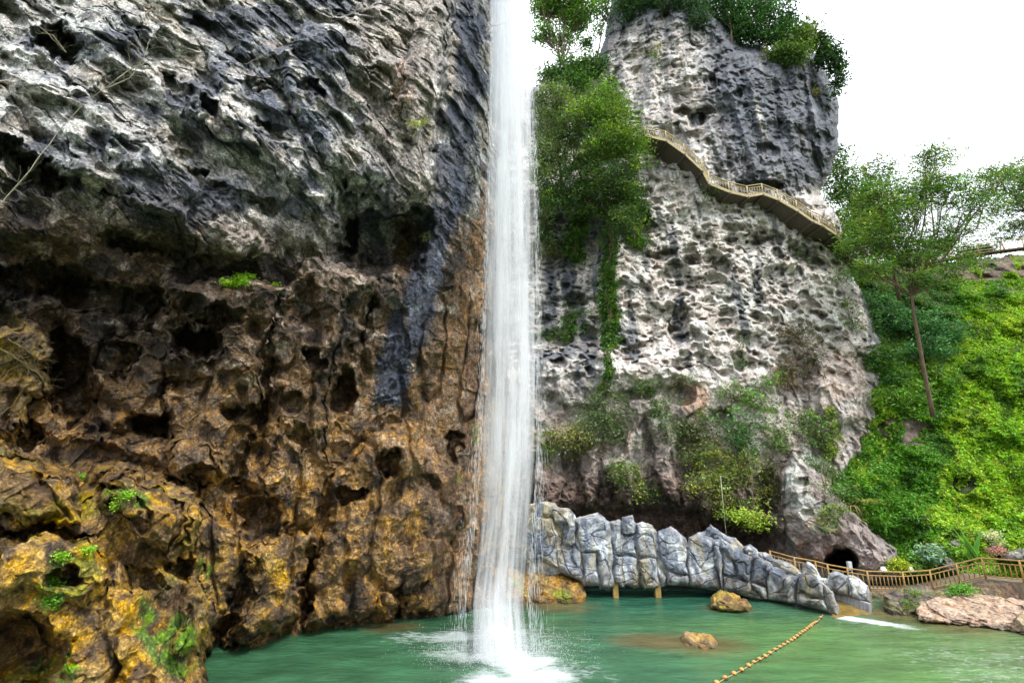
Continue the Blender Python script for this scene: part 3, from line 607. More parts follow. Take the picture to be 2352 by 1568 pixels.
SL += [z2(p) for p in [
 [(150,310),(225,300),(245,500),(255,900),(240,885),(165,520)],
 [(240,300),(330,350),(430,390),(500,470),(495,540),(400,555),(330,480),(250,400)],
 [(255,520),(380,540),(400,700),(330,740),(262,700)],
 [(400,560),(520,480),(580,500),(590,780),(560,780),(400,700)],
 [(255,740),(400,720),(590,800),(620,900),(720,990),(650,995),(450,930),(260,890)],
 [(590,480),(640,478),(720,530),(800,570),(832,620),(770,680),(740,830),(600,780)],
 [(600,800),(740,850),(770,990),(720,985),(640,900)],
 [(765,670),(830,618),(940,650),(980,700),(1095,722),(1090,850),(1100,1045),(900,1010),(770,985),(745,840)],
 [(1100,740),(1130,715),(1260,703),(1330,750),(1390,830),(1400,960),(1250,950),(1110,900)],
 [(1110,915),(1260,960),(1400,975),(1450,1125),(1300,1092),(1105,1045)],
 [(1395,810),(1470,860),(1520,920),(1562,1040),(1582,1050),(1592,1195),(1560,1202),(1460,1130),(1410,970)]]]
BOUT = z1([(180,160),(230,150),(250,210),(270,150),(330,133),(420,150),(450,190),(560,208),(612,262),(632,300),(850,248),(932,318),(968,335),(1060,318),(1083,335),(1090,292),(1190,268),(1214,340),(1225,360),(1290,333),(1385,370),(1432,450),(1445,430),(1570,386),(1622,418),(1715,500),(1740,560),(1752,490),(1830,456),(1985,498)])+z2([(150,300),(250,298),(330,348),(430,388),(502,468),(580,500),(640,476),(720,528),(800,568),(832,618),(870,620),(940,648),(980,698),(1080,718),(1130,713),(1260,702),(1330,748),(1400,798),(1470,858),(1522,918),(1562,1038),(1582,1050),(1592,1192),(1560,1202),(1450,1122),(1300,1092),(1100,1047),(900,1012),(720,988),(650,993),(450,932),(240,890),(10,860)])+z1([(1740,968),(1530,962),(1462,985),(1450,980),(1400,1002),(1300,1000),(1275,985),(1200,998),(1130,962),(1108,988),(1060,972),(1005,985),(960,1018),(870,995),(860,965),(710,968),(640,900),(480,840),(300,1000),(150,1000),(120,700)])
def bridgeD(px): return np.interp(px,[1150,1300,1600,1750,1900,1960],[40.2,39.2,39,38.2,34.6,34.0])
def bridge_depth(px, py, wx, wy):
    D = bridgeD(px)
    for i, p in enumerate(SL):
        D = D-(.50+.16*math.sin(i*2.3))*dome(sd_poly(wx,wy,p)/8)
    return D+.25*smooth(1180,1340,py)*0
def bridge_disp(P, px, py, wx, wy):
    w = P+.3*np.stack([perlin(P,.8,1),perlin(P,.8,2),perlin(P,.8,3)],-1)
    ln = np.abs(perlin(w*np.array([1,1,.55]),.75,221)); ln2 = np.abs(perlin(w*np.array([.5,1,1.2]),1.2,223))
    return .10*perlin(w,.7,220)+.05*perlin(w,2.2,222)-.16*(1-smooth(0,.05,ln))-.10*(1-smooth(0,.05,ln2))+.10*facet(w[...,0]*.6,w[...,2]*.4,31,.6)+.03*perlin(w,6,225)
BR = empty('footbridge', A(1600,1340,39.5), 'low footbridge across the pool hidden behind grey sculpted artificial rock slabs', 'bridge')
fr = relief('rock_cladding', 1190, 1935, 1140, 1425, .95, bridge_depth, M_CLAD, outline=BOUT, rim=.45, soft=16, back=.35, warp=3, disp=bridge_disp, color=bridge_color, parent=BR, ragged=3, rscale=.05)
BK = z2([(-60,260),(-20,225),(60,215),(75,180),(110,160),(120,130),(150,170),(190,178),(240,228),(300,262),(400,290),(490,370),(500,385),(560,358),(640,418),(660,450),(740,450),(800,480),(832,520),(960,548),(1080,608),(1165,690),(1200,700),(1400,850),(1400,1000),(700,900),(0,600)])
BK2 = z2([(1162,690),(1170,600),(1222,558),(1300,600),(1350,690),(1378,740),(1462,752),(1478,690),(1540,658),(1622,690),(1680,724),(1690,712),(1740,708),(1832,760),(1912,830),(1952,932),(1974,1080),(1964,1205),(1940,1208),(1925,1046),(1510,905),(1200,850)])
BKS = [z2(p) for p in [[(60,215),(75,180),(150,170),(190,178),(245,230),(235,290),(80,280)],[(240,240),(400,288),(492,372),(480,450),(330,380)],[(490,390),(560,358),(640,418),(640,500),(520,480)],[(650,450),(740,450),(802,480),(830,560),(700,540)],[(820,530),(960,548),(1080,608),(1165,695),(1100,760),(900,660)],
   [(1166,700),(1172,602),(1222,560),(1300,602),(1350,692),(1378,780),(1250,760)],[(1462,760),(1480,692),(1540,660),(1622,692),(1675,740),(1690,960),(1560,900)],[(1680,730),(1740,710),(1830,762),(1912,832),(1950,932),(1960,1030),(1800,1000),(1700,960)]]]
def back_depth(px, py, wx, wy):
    D = bridgeD(px)+2.3-.5*smooth(1880,2000,px)
    for p in BKS: D = D-.4*dome(sd_poly(wx,wy,p)/12)
    # smooth concrete flank of the chute under the stones
    return D
for nm, ol, a, b in (('rear_rock_cladding',BK,1590,1895),('rear_rock_cladding',BK2,1835,2010)):
    relief(nm, a, b, 1190, 1425, 1.1, back_depth, M_CLAD, outline=ol, rim=.4, soft=14, back=.35, warp=3, disp=bridge_disp, color=bridge_color, parent=BR, ragged=3, rscale=.05)
b = MB()   # deck slab between the two faces
xs = [1180,1300,1450,1600,1700,1780,1840,1880]; 
for i in range(len(xs)-1):
    p = A(xs[i],1338,bridgeD(xs[i])+1.3); q = A(xs[i+1],1338,bridgeD(xs[i+1])+1.3)
    p.z = np.interp(xs[i],[1180,1600,1700,1880],[2.2,2.0,1.7,.5]); q.z = np.interp(xs[i+1],[1180,1600,1700,1880],[2.2,2.0,1.7,.5]); b.box(p,q,2.0,.5)
b.build('deck', M_DARK, BR)
b = MB(); p = A(1200,1360,42.5); q = A(1800,1360,41.8); p.z = .8; q.z = .8; b.box(p,q,.4,2.6); b.build('rear_shade_wall', M_DARK, BR)  # dark back wall added so the gap below the cladding reads as shade
for x0,x1,y0 in ((1408,1419,1347),(1504,1516,1346)):
    b = MB(); c = A((x0+x1)/2,1360,39.3); r = (x1-x0)/1176*39/2; b.box((c.x,c.y,-1),(c.x,c.y,1.15),r*2,r*2.4,Vector((0,1,0))); b.build('pier', M_PIER, BR, bevel=.02)
b = MB(); c = A(1838,1395,36.6); b.box((c.x,c.y,-1),(c.x,c.y,.9),.9,.6,Vector((0,1,0))); b.build('pier', M_DARK, BR, bevel=.03)
# water chute at the near end
C_ = [A(1875,1366,36.4), A(1899,1370,36.9), A(1992,1420,34.2), A(1930,1417,33.7)]
def quad_slab(name, pts, th, mat, parent):
    b = MB(); lo = [Vector(p)-Vector((0,0,th)) for p in pts]; n = len(pts)
    b.add(list(pts)+lo, [tuple(range(n)), tuple(range(2*n-1,n-1,-1))]+[(i,i+n,(i+1)%n+n,(i+1)%n) for i in range(n)]); return b.build(name, mat, parent)
f0 = [A(1893,1378,36.9), A(1924,1378,37.3), A(2004,1421,34.6), A(1916,1421,33.6)]
for p,zz in zip(f0,(.33,.33,.03,.03)): p.z = zz
quad_slab('chute_floor', f0, .25, plain('algae_wet_floor',(.20,.135,.035),.22,1.6,.45,.03,(1,1,1)), BR)
def flank_wall():
    b = MB(); pts = [A(1905,1354,37.6), A(1997,1387,34.9), A(1997,1424,34.9), A(1905,1396,37.6)]
    o = [p+Vector((.28,.2,0)) for p in pts]; b.add(pts+o,[(0,1,2,3),(7,6,5,4),(0,4,5,1),(1,5,6,2),(2,6,7,3),(3,7,4,0)]); b.build('chute_side_wall', plain('streaked_concrete',(.23,.235,.24),.6,1.2,.5,.02,(5,5,.4)), BR)
flank_wall()
b = MB(); b.box(A(1912,1377,37.2),A(1996,1416,34.7),.22,.14); b.build('chute_curb', plain('yellow_algae_concrete',(.50,.30,.04),.5,4,.3,.01), BR)

# ================================================================== BOULDERS
def rocks_color(base, alt, dark, moss=0):
    def f(P, px, py, wx, wy, h):
        n = fbm(P,.9,4,310); n2 = fbm(P,2.0,4,314); C = np.ones(px.shape+(3,))*np.array(base); C = mixc(C,alt,smooth(0,.25,n2)); C = mixc(C,dark,smooth(.05,.25,n)*.8)
        if moss: C = mixc(C,(.16,.20,.02),smooth(-.05,.2,fbm(P,.8,3,320))*moss)
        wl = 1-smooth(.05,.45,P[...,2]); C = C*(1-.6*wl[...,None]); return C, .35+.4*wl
    return f
def rock_disp(a=1.0):
    def f(P, px, py, wx, wy):
        w = P+.4*np.stack([perlin(P,.8,1),perlin(P,.8,2),perlin(P,.8,3)],-1)
        return a*(.38*perlin(w,.5,330)+.16*(1-2*np.abs(perlin(w,1.3,331)))+.10*(1-2*np.abs(perlin(w,3,332)))+.3*facet(w[...,0]*.8,w[...,2]*1.1,33)+.05*perlin(w,7,334)-.35*worley(w[...,0]*1.4,w[...,2]*1.7,8))
    return f
def boulder(name, out, D0, slope, label, base, alt, dark, moss=0, soft=30, rim=1.5, back=2, a=.8, cat='boulder', group=None, step=1.1):
    xs = [p[0] for p in out]; ys = [p[1] for p in out]; yb = max(ys)
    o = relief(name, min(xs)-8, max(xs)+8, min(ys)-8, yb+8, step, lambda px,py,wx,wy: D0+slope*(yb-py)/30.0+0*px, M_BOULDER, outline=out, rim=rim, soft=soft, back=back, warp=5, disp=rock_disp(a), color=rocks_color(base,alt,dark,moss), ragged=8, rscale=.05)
    return tag(o, label, cat, group)
boulder('mossy_boulder', z1([(-120,760),(60,700),(120,840),(200,740),(330,718),(390,780),(480,840),(560,850),(640,900),(700,960),(735,1080),(745,1170),(640,1200),(300,1230),(-120,1200)]), 36.3, 1.1, 'large brown mossy boulder between the waterfall and the grey rock slabs', (.26,.15,.045),(.36,.22,.06),(.10,.06,.02),.8, soft=45)
boulder('brown_boulder', z2([(130,1010),(150,930),(240,876),(330,898),(390,908),(430,935),(460,985),(540,1000),(590,1060),(585,1130),(400,1150),(250,1130),(125,1080)]), 34.6, .8, 'brown boulder with a green moss patch in front of the dark sloping bridge face', (.33,.20,.06),(.44,.29,.09),(.12,.07,.03),.35, soft=22, rim=1.0, back=1)
boulder('low_ochre_rock', [(1566,1468),(1568,1453),(1578,1448),(1605,1453),(1634,1458),(1650,1472),(1660,1486),(1640,1497),(1600,1497),(1570,1488)], 27.8, .9, 'small pale ochre rock standing alone out of the open green water', (.48,.30,.12),(.58,.42,.22),(.15,.09,.04),.1, soft=16, rim=.6, back=.5, a=.45)
boulder('dark_bank_rock', z3([(430,1010),(560,980),(640,960),(700,930),(860,900),(960,920),(1040,970),(1100,1050),(1130,1180),(980,1270),(880,1300),(640,1300),(470,1290),(425,1180)]), 33.6, 1.4, 'dark pitted rock with weeds at the water edge below the log railing', (.13,.105,.09),(.24,.18,.14),(.05,.04,.035),.35, soft=22, rim=1.2)
boulder('pink_bank_rock', z3([(840,1110),(1100,1058),(1300,1020),(1500,998),(1700,1018),(1900,1058),(2183,1100),(2500,1200),(2600,1600),(2183,1530),(2000,1480),(1700,1430),(1400,1390),(1100,1380),(880,1350),(850,1230)]), 29.0, 1.9, 'long pale pink rock bank sloping into the water at the right', (.46,.32,.23),(.60,.44,.33),(.22,.14,.09),.05, soft=26, rim=.8, a=.75)
boulder('corner_rock', z3([(2050,1340),(2110,1270),(2200,1240),(2500,1260),(2500,1560),(2183,1500),(2080,1430)]), 29.6, .8, 'brown rock half cut by the right edge beside the pink bank', (.30,.22,.15),(.42,.33,.24),(.12,.08,.05),.1, soft=18, rim=.6)
boulder('grey_garden_rock', z3([(1235,400),(1260,340),(1340,320),(1400,350),(1450,430),(1420,480),(1280,480)]), 41.5, .6, 'dark grey rock behind the banana plant at the foot of the hillside', (.16,.15,.15),(.34,.32,.31),(.05,.05,.05),.1, soft=14, rim=.7, a=.5)
boulder('grey_garden_rock', z3([(1140,540),(1200,490),(1330,470),(1480,500),(1530,580),(1490,700),(1350,760),(1150,740)]), 40.6, .6, 'wide dark grey rock right behind the rising log railing', (.15,.14,.14),(.30,.28,.27),(.05,.05,.05),.15, soft=18, rim=.8, a=.5)
boulder('grey_garden_rock', z3([(1590,330),(1600,275),(1680,275),(1740,340),(1740,440),(1650,450)]), 41.8, .6, 'small upright grey rock left of the white flowering shrub', (.24,.21,.21),(.36,.33,.33),(.07,.06,.06),.1, soft=14, rim=.6, a=.5)
boulder('grey_garden_rock', z3([(1890,560),(1950,490),(2080,460),(2300,450),(2300,620),(1900,600)]), 39.5, .6, 'dark rock above the log railing at the right edge', (.14,.13,.13),(.30,.28,.27),(.05,.05,.05),.15, soft=16, rim=.7, a=.5)
boulder('retaining_wall', z3([(1480,930),(1700,865),(2183,870),(2600,890),(2600,1250),(1500,1120)]), 36.0, .25, 'dark brown stone retaining wall under the log railing', (.13,.085,.055),(.22,.15,.10),(.05,.035,.025),.1, soft=8, rim=.3, back=.6, a=.22, cat='wall')
boulder('retaining_wall', z3([(180,985),(700,985),(1100,975),(1250,1000),(1100,1200),(180,1250)]), 38.6, .2, 'low stained stone wall at the waterline between the bridge end and the dark rock', (.20,.14,.09),(.30,.22,.14),(.08,.05,.03),.3, soft=8, rim=.3, back=.6, a=.2, cat='wall')

# ================================================================== HILLSIDE
HX = [1840,2000,2150,2352,2700]; HY = [500,600,700,900,1100,1300,1420]
HD = [[62,62,62,60,58],[56,60,59.5,58,55],[53,55,55,53,50],[49.5,50.5,50,48,44],[46.5,46.5,46,44,40],[45.0,43.4,42.3,40.5,38],[44.5,42.4,41,39.5,37]]
HOUT = [(2020,612),(2150,608),(2200,600),(2352,585),(2720,560),(2720,1400),(2352,1345),(2230,1330),(2110,1330),(2040,1322),(2020,1275),(1975,1235),(1935,1200),(1893,1150),(1888,1110),(1935,1075),(1960,1000),(1985,935),(1985,870),(1966,800),(1985,740),(1990,690),(1958,620)]
def hill_depth(px,py,wx,wy): return gridD(px,py,HX,HY,HD,14)
def hill_disp(P,px,py,wx,wy): return 1.5*perlin(P,.22,401)+.8*perlin(P,.55,402)+.3*perlin(P,1.4,403)
def hill_color(P,px,py,wx,wy,h):
    n = fbm(P,.5,4,410); C = np.ones(px.shape+(3,))*np.array([.045,.06,.02]); C = mixc(C,(.13,.09,.06),smooth(.1,.3,n)); 
    C = mixc(C,(.15,.11,.09),smooth(0,.5,ell(wx,wy,2100,990,75,40))); C = mixc(C,(.16,.115,.09),smooth(650,625,wy+10*n)*smooth(2060,2120,wx)); return C, .1+0*px
hs = relief('hillside', 1860, 2700, 560, 1400, 2.6, hill_depth, M_FAR, outline=HOUT, rim=2.5, soft=60, back=6, warp=8, disp=hill_disp, color=hill_color, ragged=16)
tag(hs, 'steep overgrown hillside at the right', 'hillside', kind='structure')

# ------------------------------------------------------------------ foliage tools
def leaves(cent, size, aspect=.45, col=(.05,.12,.02), var=.35, up=.6, droop=0, jit=None, rng=RNG, dirbias=None):
    n = len(cent); nrm = rng.normal(size=(n,3)); nrm[:,2] = np.abs(nrm[:,2])+up; nrm[:,1] -= up*.35; nrm /= np.linalg.norm(nrm,axis=1)[:,None]
    t = rng.normal(size=(n,3)); 
    if dirbias is not None: t = t*.55+np.array(dirbias)
    t[:,2] -= droop; t -= (t*nrm).sum(1)[:,None]*nrm; t /= np.linalg.norm(t,axis=1)[:,None]+1e-9
    s = np.cross(nrm,t); L = (size*rng.uniform(.6,1.3,n))[:,None]*.5; W = L*aspect
    fold = nrm*L*.18
    V = np.stack([cent-t*L, cent+s*W+fold, cent+t*L, cent-s*W+fold],1).reshape(-1,3)
    Q = np.arange(n*4).reshape(n,4)
    C = np.array(col)*np.ones((n,3)) if np.ndim(col)==1 else np.asarray(col)
    k = np.exp(rng.normal(size=(n,1))*var*.6); C = C*k; C[:,0] *= np.exp(rng.normal(size=n)*var*.4)
    C = np.repeat(np.clip(C,.003,.8),4,0)
    return V, Q, C
def clumps(blobs, n, per, spread, rng=RNG, flat=.6, shell=.45):
    vol = np.array([r[0]*r[1]*r[2] for c,r in blobs])**.75; cnt = np.maximum(1,(n/per*vol/vol.sum())).astype(int)
    P = []; K = []
    for (c,r),k in zip(blobs,cnt):
        d = rng.normal(size=(k,3)); d /= np.linalg.norm(d,axis=1)[:,None]; rr = rng.uniform(shell**3,1,k)**(1/3.)*rng.uniform(.85,1.12,k)
        cc = np.array(c)+d*rr[:,None]*np.array(r); P.append(cc)
    cc = np.concatenate(P); 
    L = np.repeat(cc,per,0)+rng.normal(size=(len(cc)*per,3))*np.array([spread,spread,spread*flat])*np.repeat(rng.uniform(.5,1.3,(len(cc),1)),per,0)
    shade = np.repeat(np.exp(rng.normal(size=(len(cc),1))*.34),per,0)
    return cc, L, shade
def pblob(px, py, D, rx, ry, rz=None):
    c = at(px,py,D); s = math.sqrt((c[0])**2+c[1]**2+(c[2]-CAMH)**2)/math.hypot(1176, math.hypot(px-1176,py-784))
    return (c, (rx*s, (rz if rz else (rx+ry)*.5)*s, ry*s))
def stem(mb, a, b, r0, r1, rng=random, wob=.08, n=5, seg=5):
    a = Vector(a); b = Vector(b); L = (b-a).length; pts = [a]
    for i in range(1,seg): 
        t = i/seg; pts.append(a.lerp(b,t)+Vector((rng.uniform(-1,1),rng.uniform(-1,1),rng.uniform(-.5,.9)))*L*wob*math.sin(math.pi*t))
    pts.append(b); mb.tube(pts, r0, r1, n)
def tree(name, label, cat, blobs, trunk, n=6000, per=26, size=.3, spread=.5, aspect=.45, col=(.05,.12,.02), alt=None, altp=.3, r0=.18, group=None, droop=.2, up=.6, twig=.35, shell=.45, flat=.6, dirbias=None, bark=None, crown='crown', trunkn='trunk', sky=None):
    B = [pblob(*b) for b in blobs]
    base = Vector(trunk[0]); root = empty(name, base, label, cat, group)
    cc, L, sh = clumps(B, n, per, spread, shell=shell, flat=flat)
    C = np.array(col)*np.ones((len(L),3))*sh
    if alt is not None:
        m = np.repeat(RNG.random(len(cc))<altp, per); C[m] = np.array(alt)*sh[m]
    V,Q,CC = leaves(L, size, aspect, C, .35, up, droop, dirbias=dirbias)
    mb = MB(); 
    pts = [Vector(p) for p in trunk]
    mb.tube(pts, r0, r0*.55, 7)
    top = pts[-1]
    for c,r in B: 
        stem(mb, top, c, r0*.5, r0*.16)
    k = int(len(cc)*twig)
    for i in RNG.permutation(len(cc))[:k]:
        j = int(np.argmin([np.linalg.norm(cc[i]-c) for c,r in B])); c = Vector(B[j][0]); 
        a = top.lerp(c, RNG.uniform(.5,1)); stem(mb, a, cc[i], r0*.14, r0*.05, n=3, seg=3)
    mb.build(trunkn, bark or M_BARK, root, sm=True)
    npmesh(crown, V-np.array(base), Q, M_LEAF, root, CC, False)
    return root
# ------------------------------------------------------------------ ground cover on the hill (nobody could count it)
def cover():
    rng = np.random.default_rng(5); n = 210000
    px = rng.uniform(1880,2480,n); py = rng.uniform(585,1345,n)
    sd = sd_poly(px+14*rng.normal(size=n), py+10*rng.normal(size=n), HOUT)
    P0 = at(px,py,50.); nn = fbm(np.stack([px*.02,py*.02,0*px],-1),1.0,4,3); n2 = fbm(np.stack([px*.02,py*.02,0*px+5],-1),2.6,3,7); n3 = fbm(np.stack([px*.02,py*.02,0*px+9],-1),.45,3,17)
    bare = (ell(px,py,2085,990,75,32,8)>.1)&(nn>-.02)|((ell(px,py,2215,1110,30,26)>.1)&(nn>-.1))|((py<640+14*nn)&(px>2080)&(nn>.02))|((px<2010)&(py>1245))
    k = (sd>-6)&~bare; px=px[k];py=py[k];nn=nn[k];n2=n2[k];n3=n3[k]
    D = surfD('hillside',px,py); D = D-np.abs(n2)*1.0*rng.uniform(.2,1,len(px))-rng.uniform(-.05,.35,len(px))
    P = at(px,py,D)
    C = np.ones((len(px),3))*np.array([.095,.255,.02]); 
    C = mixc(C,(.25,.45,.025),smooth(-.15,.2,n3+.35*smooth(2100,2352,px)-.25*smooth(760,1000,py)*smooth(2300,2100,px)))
    C = mixc(C,(.34,.46,.04),smooth(.05,.2,n2)*smooth(-.2,.2,n3)*.6)
    C = mixc(C,(.035,.11,.022),smooth(.02,.28,-nn)*.6)
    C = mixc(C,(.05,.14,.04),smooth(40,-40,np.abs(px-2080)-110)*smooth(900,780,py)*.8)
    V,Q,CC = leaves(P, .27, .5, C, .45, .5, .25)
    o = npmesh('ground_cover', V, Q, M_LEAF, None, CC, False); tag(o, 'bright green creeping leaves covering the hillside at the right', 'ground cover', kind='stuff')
cover()

# ================================================================== TREES
def S(px,py,D): return A(px,py,D)
tree('feathery_tree','slender tree with feathery crown leaning over the green hillside','tree',
  [(2060,500,44,70,50),(2110,430,44,60,45),(2150,370,43.5,38,26),(2180,440,44,60,40),(2010,440,44,45,40),(2000,530,44,60,45),(2085,580,44,80,40),(2180,540,44,70,40),(2240,470,43,50,36),(2140,640,43.5,70,26),(1990,620,44,60,25),(2230,600,43,55,22),(2280,420,43,50,22),(2320,390,43,36,14),(2130,360,43.5,50,14),(1965,560,44,40,14)],
  [S(2143,957,46.0),S(2136,920,45.7),S(2120,840,45.2),S(2108,770,44.8),S(2098,715,44.5),S(2094,680,44.3)], n=20000, per=22, size=.42, aspect=.24, spread=.75, flat=.16, col=(.07,.17,.025), alt=(.16,.25,.03), altp=.35, r0=.2, droop=.35, dirbias=(.8,0,.1), twig=.5, shell=.2)
tree('slim_tree','slim grey-stemmed tree behind the feathery tree, left of its trunk','tree',
  [(2019,400,50,34,40),(2040,470,50,50,40),(1985,480,50,40,40),(2030,560,50,50,40),(1960,560,50,45,35)],
  [S(2066,690,51),S(2056,640,50.8),S(2050,585,50.5),S(2042,520,50)], n=6000, per=20, size=.34, aspect=.4, col=(.045,.12,.02), alt=(.15,.20,.02), r0=.2, twig=.4, shell=.2)
tree('bushy_tree','bushy dark tree beside the right flank of the peak behind the walkway','tree',
  [(1925,370,60,22,30),(1915,430,60,30,40),(1955,430,60,45,45),(1985,500,60,55,45),(1940,520,59,50,45),(1990,570,58,60,32),(1930,350,60,14,16)],
  [S(1990,640,61),S(1980,580,60.5),S(1965,520,60)], n=12000, per=30, size=.42, spread=.75, col=(.045,.125,.022), alt=(.10,.20,.025), r0=.28)
tree('bushy_tree','broad bushy tree cut by the right edge above the stepped path','tree',
  [(2325,425,63,55,30),(2360,480,62,75,50),(2330,530,62,50,26),(2285,395,63,40,16),(2420,420,62,70,70),(2340,385,63,50,16)],
  [S(2385,640,63),S(2375,570,62.5),S(2365,500,62)], n=13000, per=26, size=.38, spread=.7, aspect=.35, col=(.04,.11,.02), alt=(.12,.17,.02), r0=.3, shell=.3, flat=.45)
tree('low_tree','low rounded tree on the skyline behind the stepped path railing','tree',
  [(2100,590,66,45,22),(2150,575,66,45,18),(2060,600,66,30,16)],[S(2105,650,66.5),S(2105,620,66)], n=4000, per=26, size=.4, spread=.7, col=(.05,.13,.025), r0=.2)
tree('low_tree','small round bush on the skyline left of the walker in blue','tree',
  [(2235,577,66,34,12),(2265,572,66,20,10)],[S(2245,620,66.5),S(2245,600,66)], n=2200, per=26, size=.36, spread=.5, col=(.05,.13,.03), r0=.14)
tree('tall_airy_tree','tall many-stemmed tree against the sky between the waterfall and the peak','tree',
  [(1255,15,64,35,30),(1300,10,64,42,30),(1250,80,64,26,20),(1320,50,64,34,24),(1290,95,64,26,18),(1345,25,64,30,22),(1345,100,64,24,10),(1245,-40,64,40,30),(1320,-50,64,50,30)],
  [S(1288,185,62),S(1288,165,62),S(1287,148,62.5)], n=17000, per=20, size=.46, spread=.7, aspect=.45, col=(.07,.17,.025), alt=(.12,.23,.03), r0=.24, twig=.5, shell=.3)
tree('thin_tree','thin tree with sparse leaves against the left edge of the peak','tree',
  [(1385,25,56,20,26),(1378,70,56,14,16),(1395,-20,56,26,24)],[S(1372,130,56),S(1378,100,56),S(1385,60,56)], n=1500, per=14, size=.4, spread=.5, col=(.06,.14,.03), r0=.12, shell=.2)
TG = 'trees on the summit of the peak'
for lb, bl, tr, n, c in [
  ('dense dark tree on the summit left of the highest crown', [(1650,15,53,34,26),(1675,40,53,36,34),(1668,-25,53,50,30)], (1680,95), 6500, (.030,.090,.035)),
  ('largest dark tree on the flat summit of the peak', [(1740,82,52.2,34,20),(1700,72,52.2,26,18),(1715,45,52.5,46,44),(1780,50,52,46,42),(1745,-10,52.5,44,30),(1800,95,51.5,40,26)], (1760,125), 11000, (.030,.095,.03)),
  ('paler leafy tree overhanging the right end of the summit', [(1830,100,51.5,34,30),(1822,130,50.5,30,22),(1850,75,52,26,16),(1790,120,50.5,26,14)], (1835,165), 6500, (.085,.16,.045))]:
    tree('summit_tree', lb, 'tree', bl, [S(tr[0],tr[1]+14,52),S(tr[0],tr[1],52),S(tr[0],tr[1]-25,52)], n=n, per=28, size=.4, spread=.65, col=c, alt=(c[0]*1.6,c[1]*1.35,c[2]), r0=.2, group=TG)
tree('drooping_tree','tree with drooping branches hanging off the right corner of the summit','tree',
  [(1885,95,51.5,24,18),(1905,120,51,26,22),(1922,150,51,18,22),(1925,185,51,14,20),(1890,140,51,16,16),(1918,215,51,8,10)],
  [S(1878,165,52.5),S(1880,140,52.3),S(1888,115,52)], n=3800, per=18, size=.42, spread=.4, col=(.022,.06,.025), alt=(.04,.10,.03), r0=.12, droop=.9, shell=.2, twig=.6)
tree('summit_shrub','low dark shrubs draping over the left top of the peak','shrub',
  [(1440,20,53,30,30),(1475,5,52,40,24),(1530,5,51.5,50,22),(1580,15,51.5,36,26),(1605,45,51,20,20)],[S(1520,45,52),S(1520,25,52)], n=8000, per=26, size=.36, spread=.6, col=(.025,.07,.035), alt=(.05,.11,.03), r0=.1)
tree('saddle_shrub','dark green shrubs on the low saddle right of the waterfall','shrub',
  [(1260,175,55,28,20),(1300,160,55,36,24),(1345,160,54,30,24),(1320,190,53,40,20),(1375,150,54,22,22),(1390,190,51.5,16,22)],[S(1310,215,55),S(1310,190,55)], n=8000, per=26, size=.36, spread=.6, col=(.04,.11,.025), alt=(.09,.17,.03), r0=.1)
# left group beside the fall
tree('round_tree','round-crowned green tree on the cliff left of the wooden walkway','tree',
  [(1385,235,47,52,40),(1350,270,46.5,50,38),(1420,280,46.5,46,38),(1395,330,46,60,40),(1450,330,46,36,34),(1460,375,45.5,26,22)],
  [S(1370,430,48),S(1372,390,47.5),S(1380,340,47)], n=17000, per=30, size=.30, spread=.62, col=(.085,.18,.035), alt=(.19,.29,.03), altp=.28, r0=.22)
tree('grey_green_tree','grey-green leafy tree touching the right edge of the waterfall','tree',
  [(1275,235,48,48,36),(1262,290,48,40,34),(1310,300,47,44,36),(1270,350,47.5,44,34),(1250,400,47.5,34,34)],
  [S(1290,450,49),S(1288,400,48.5),S(1282,350,48)], n=13000, per=28, size=.30, spread=.5, col=(.09,.155,.06), alt=(.15,.22,.08), altp=.4, r0=.2)
tree('cliff_shrub','dark shrub mass under the round-crowned tree on the left of the cliff','shrub',
  [(1330,400,47,60,40),(1400,420,46.5,56,40),(1440,440,46.5,36,36),(1350,460,47.5,70,30),(1280,460,48,40,34),(1440,500,46.5,40,34)],
  [S(1370,500,49),S(1370,470,48)], n=17000, per=28, size=.28, spread=.5, col=(.042,.10,.03), alt=(.12,.19,.03), altp=.3, r0=.12)
def vine(label, path, w, n, col=(.045,.13,.02), alt=(.12,.22,.02), dd=1.0):
    pts = []; 
    for i in range(len(path)-1):
        k = 8
        for j in range(k): 
            t = j/k; pts.append((path[i][0]*(1-t)+path[i+1][0]*t, path[i][1]*(1-t)+path[i+1][1]*t))
    D = float(np.median(surfD('cliff',[p[0] for p in pts],[p[1] for p in pts],1)))-dd
    base = A(path[0][0],path[0][1],D); root = empty('hanging_vine', base, label, 'vine', 'vines hanging on the cliff')
    rng = np.random.default_rng(int(path[0][0])); i = rng.integers(0,len(pts),n//14); cx = np.array([pts[k][0] for k in i])+rng.normal(size=len(i))*w*.45; cy = np.array([pts[k][1] for k in i])+rng.normal(size=len(i))*5
    dk = np.minimum(surfD('cliff',cx,cy,1)-.25, D+1.2); cc = at(cx,cy,dk-.25*rng.random(len(i)))
    L = np.repeat(cc,14,0)+rng.normal(size=(len(cc)*14,3))*.17; C = np.ones((len(L),3))*np.array(col)*np.repeat(np.exp(.3*rng.normal(size=(len(cc),1))),14,0); m = np.repeat(rng.random(len(cc))<.3,14); C[m] = alt
    V,Q,CC = leaves(L,.26,.6,C,.35,.3,.8,rng=rng); npmesh('foliage', V-np.array(base), Q, M_LEAF, root, CC, False)
    mb = MB()
    for s in range(5): mb.tube([at(p[0]+random.uniform(-.3,.3)*w,p[1],D+.2) for p in pts[::3]],.03,.015,4)
    mb.build('stems', M_BARK, root)
vine('widest hanging vine, a long green strip reaching far down the pale cliff', [(1408,470),(1403,560),(1396,640),(1398,700),(1402,760),(1400,800)], 22, 11000)
vine('leafy hanging vine left of the longest strip', [(1345,430),(1330,500),(1318,560),(1325,600)], 26, 6000)
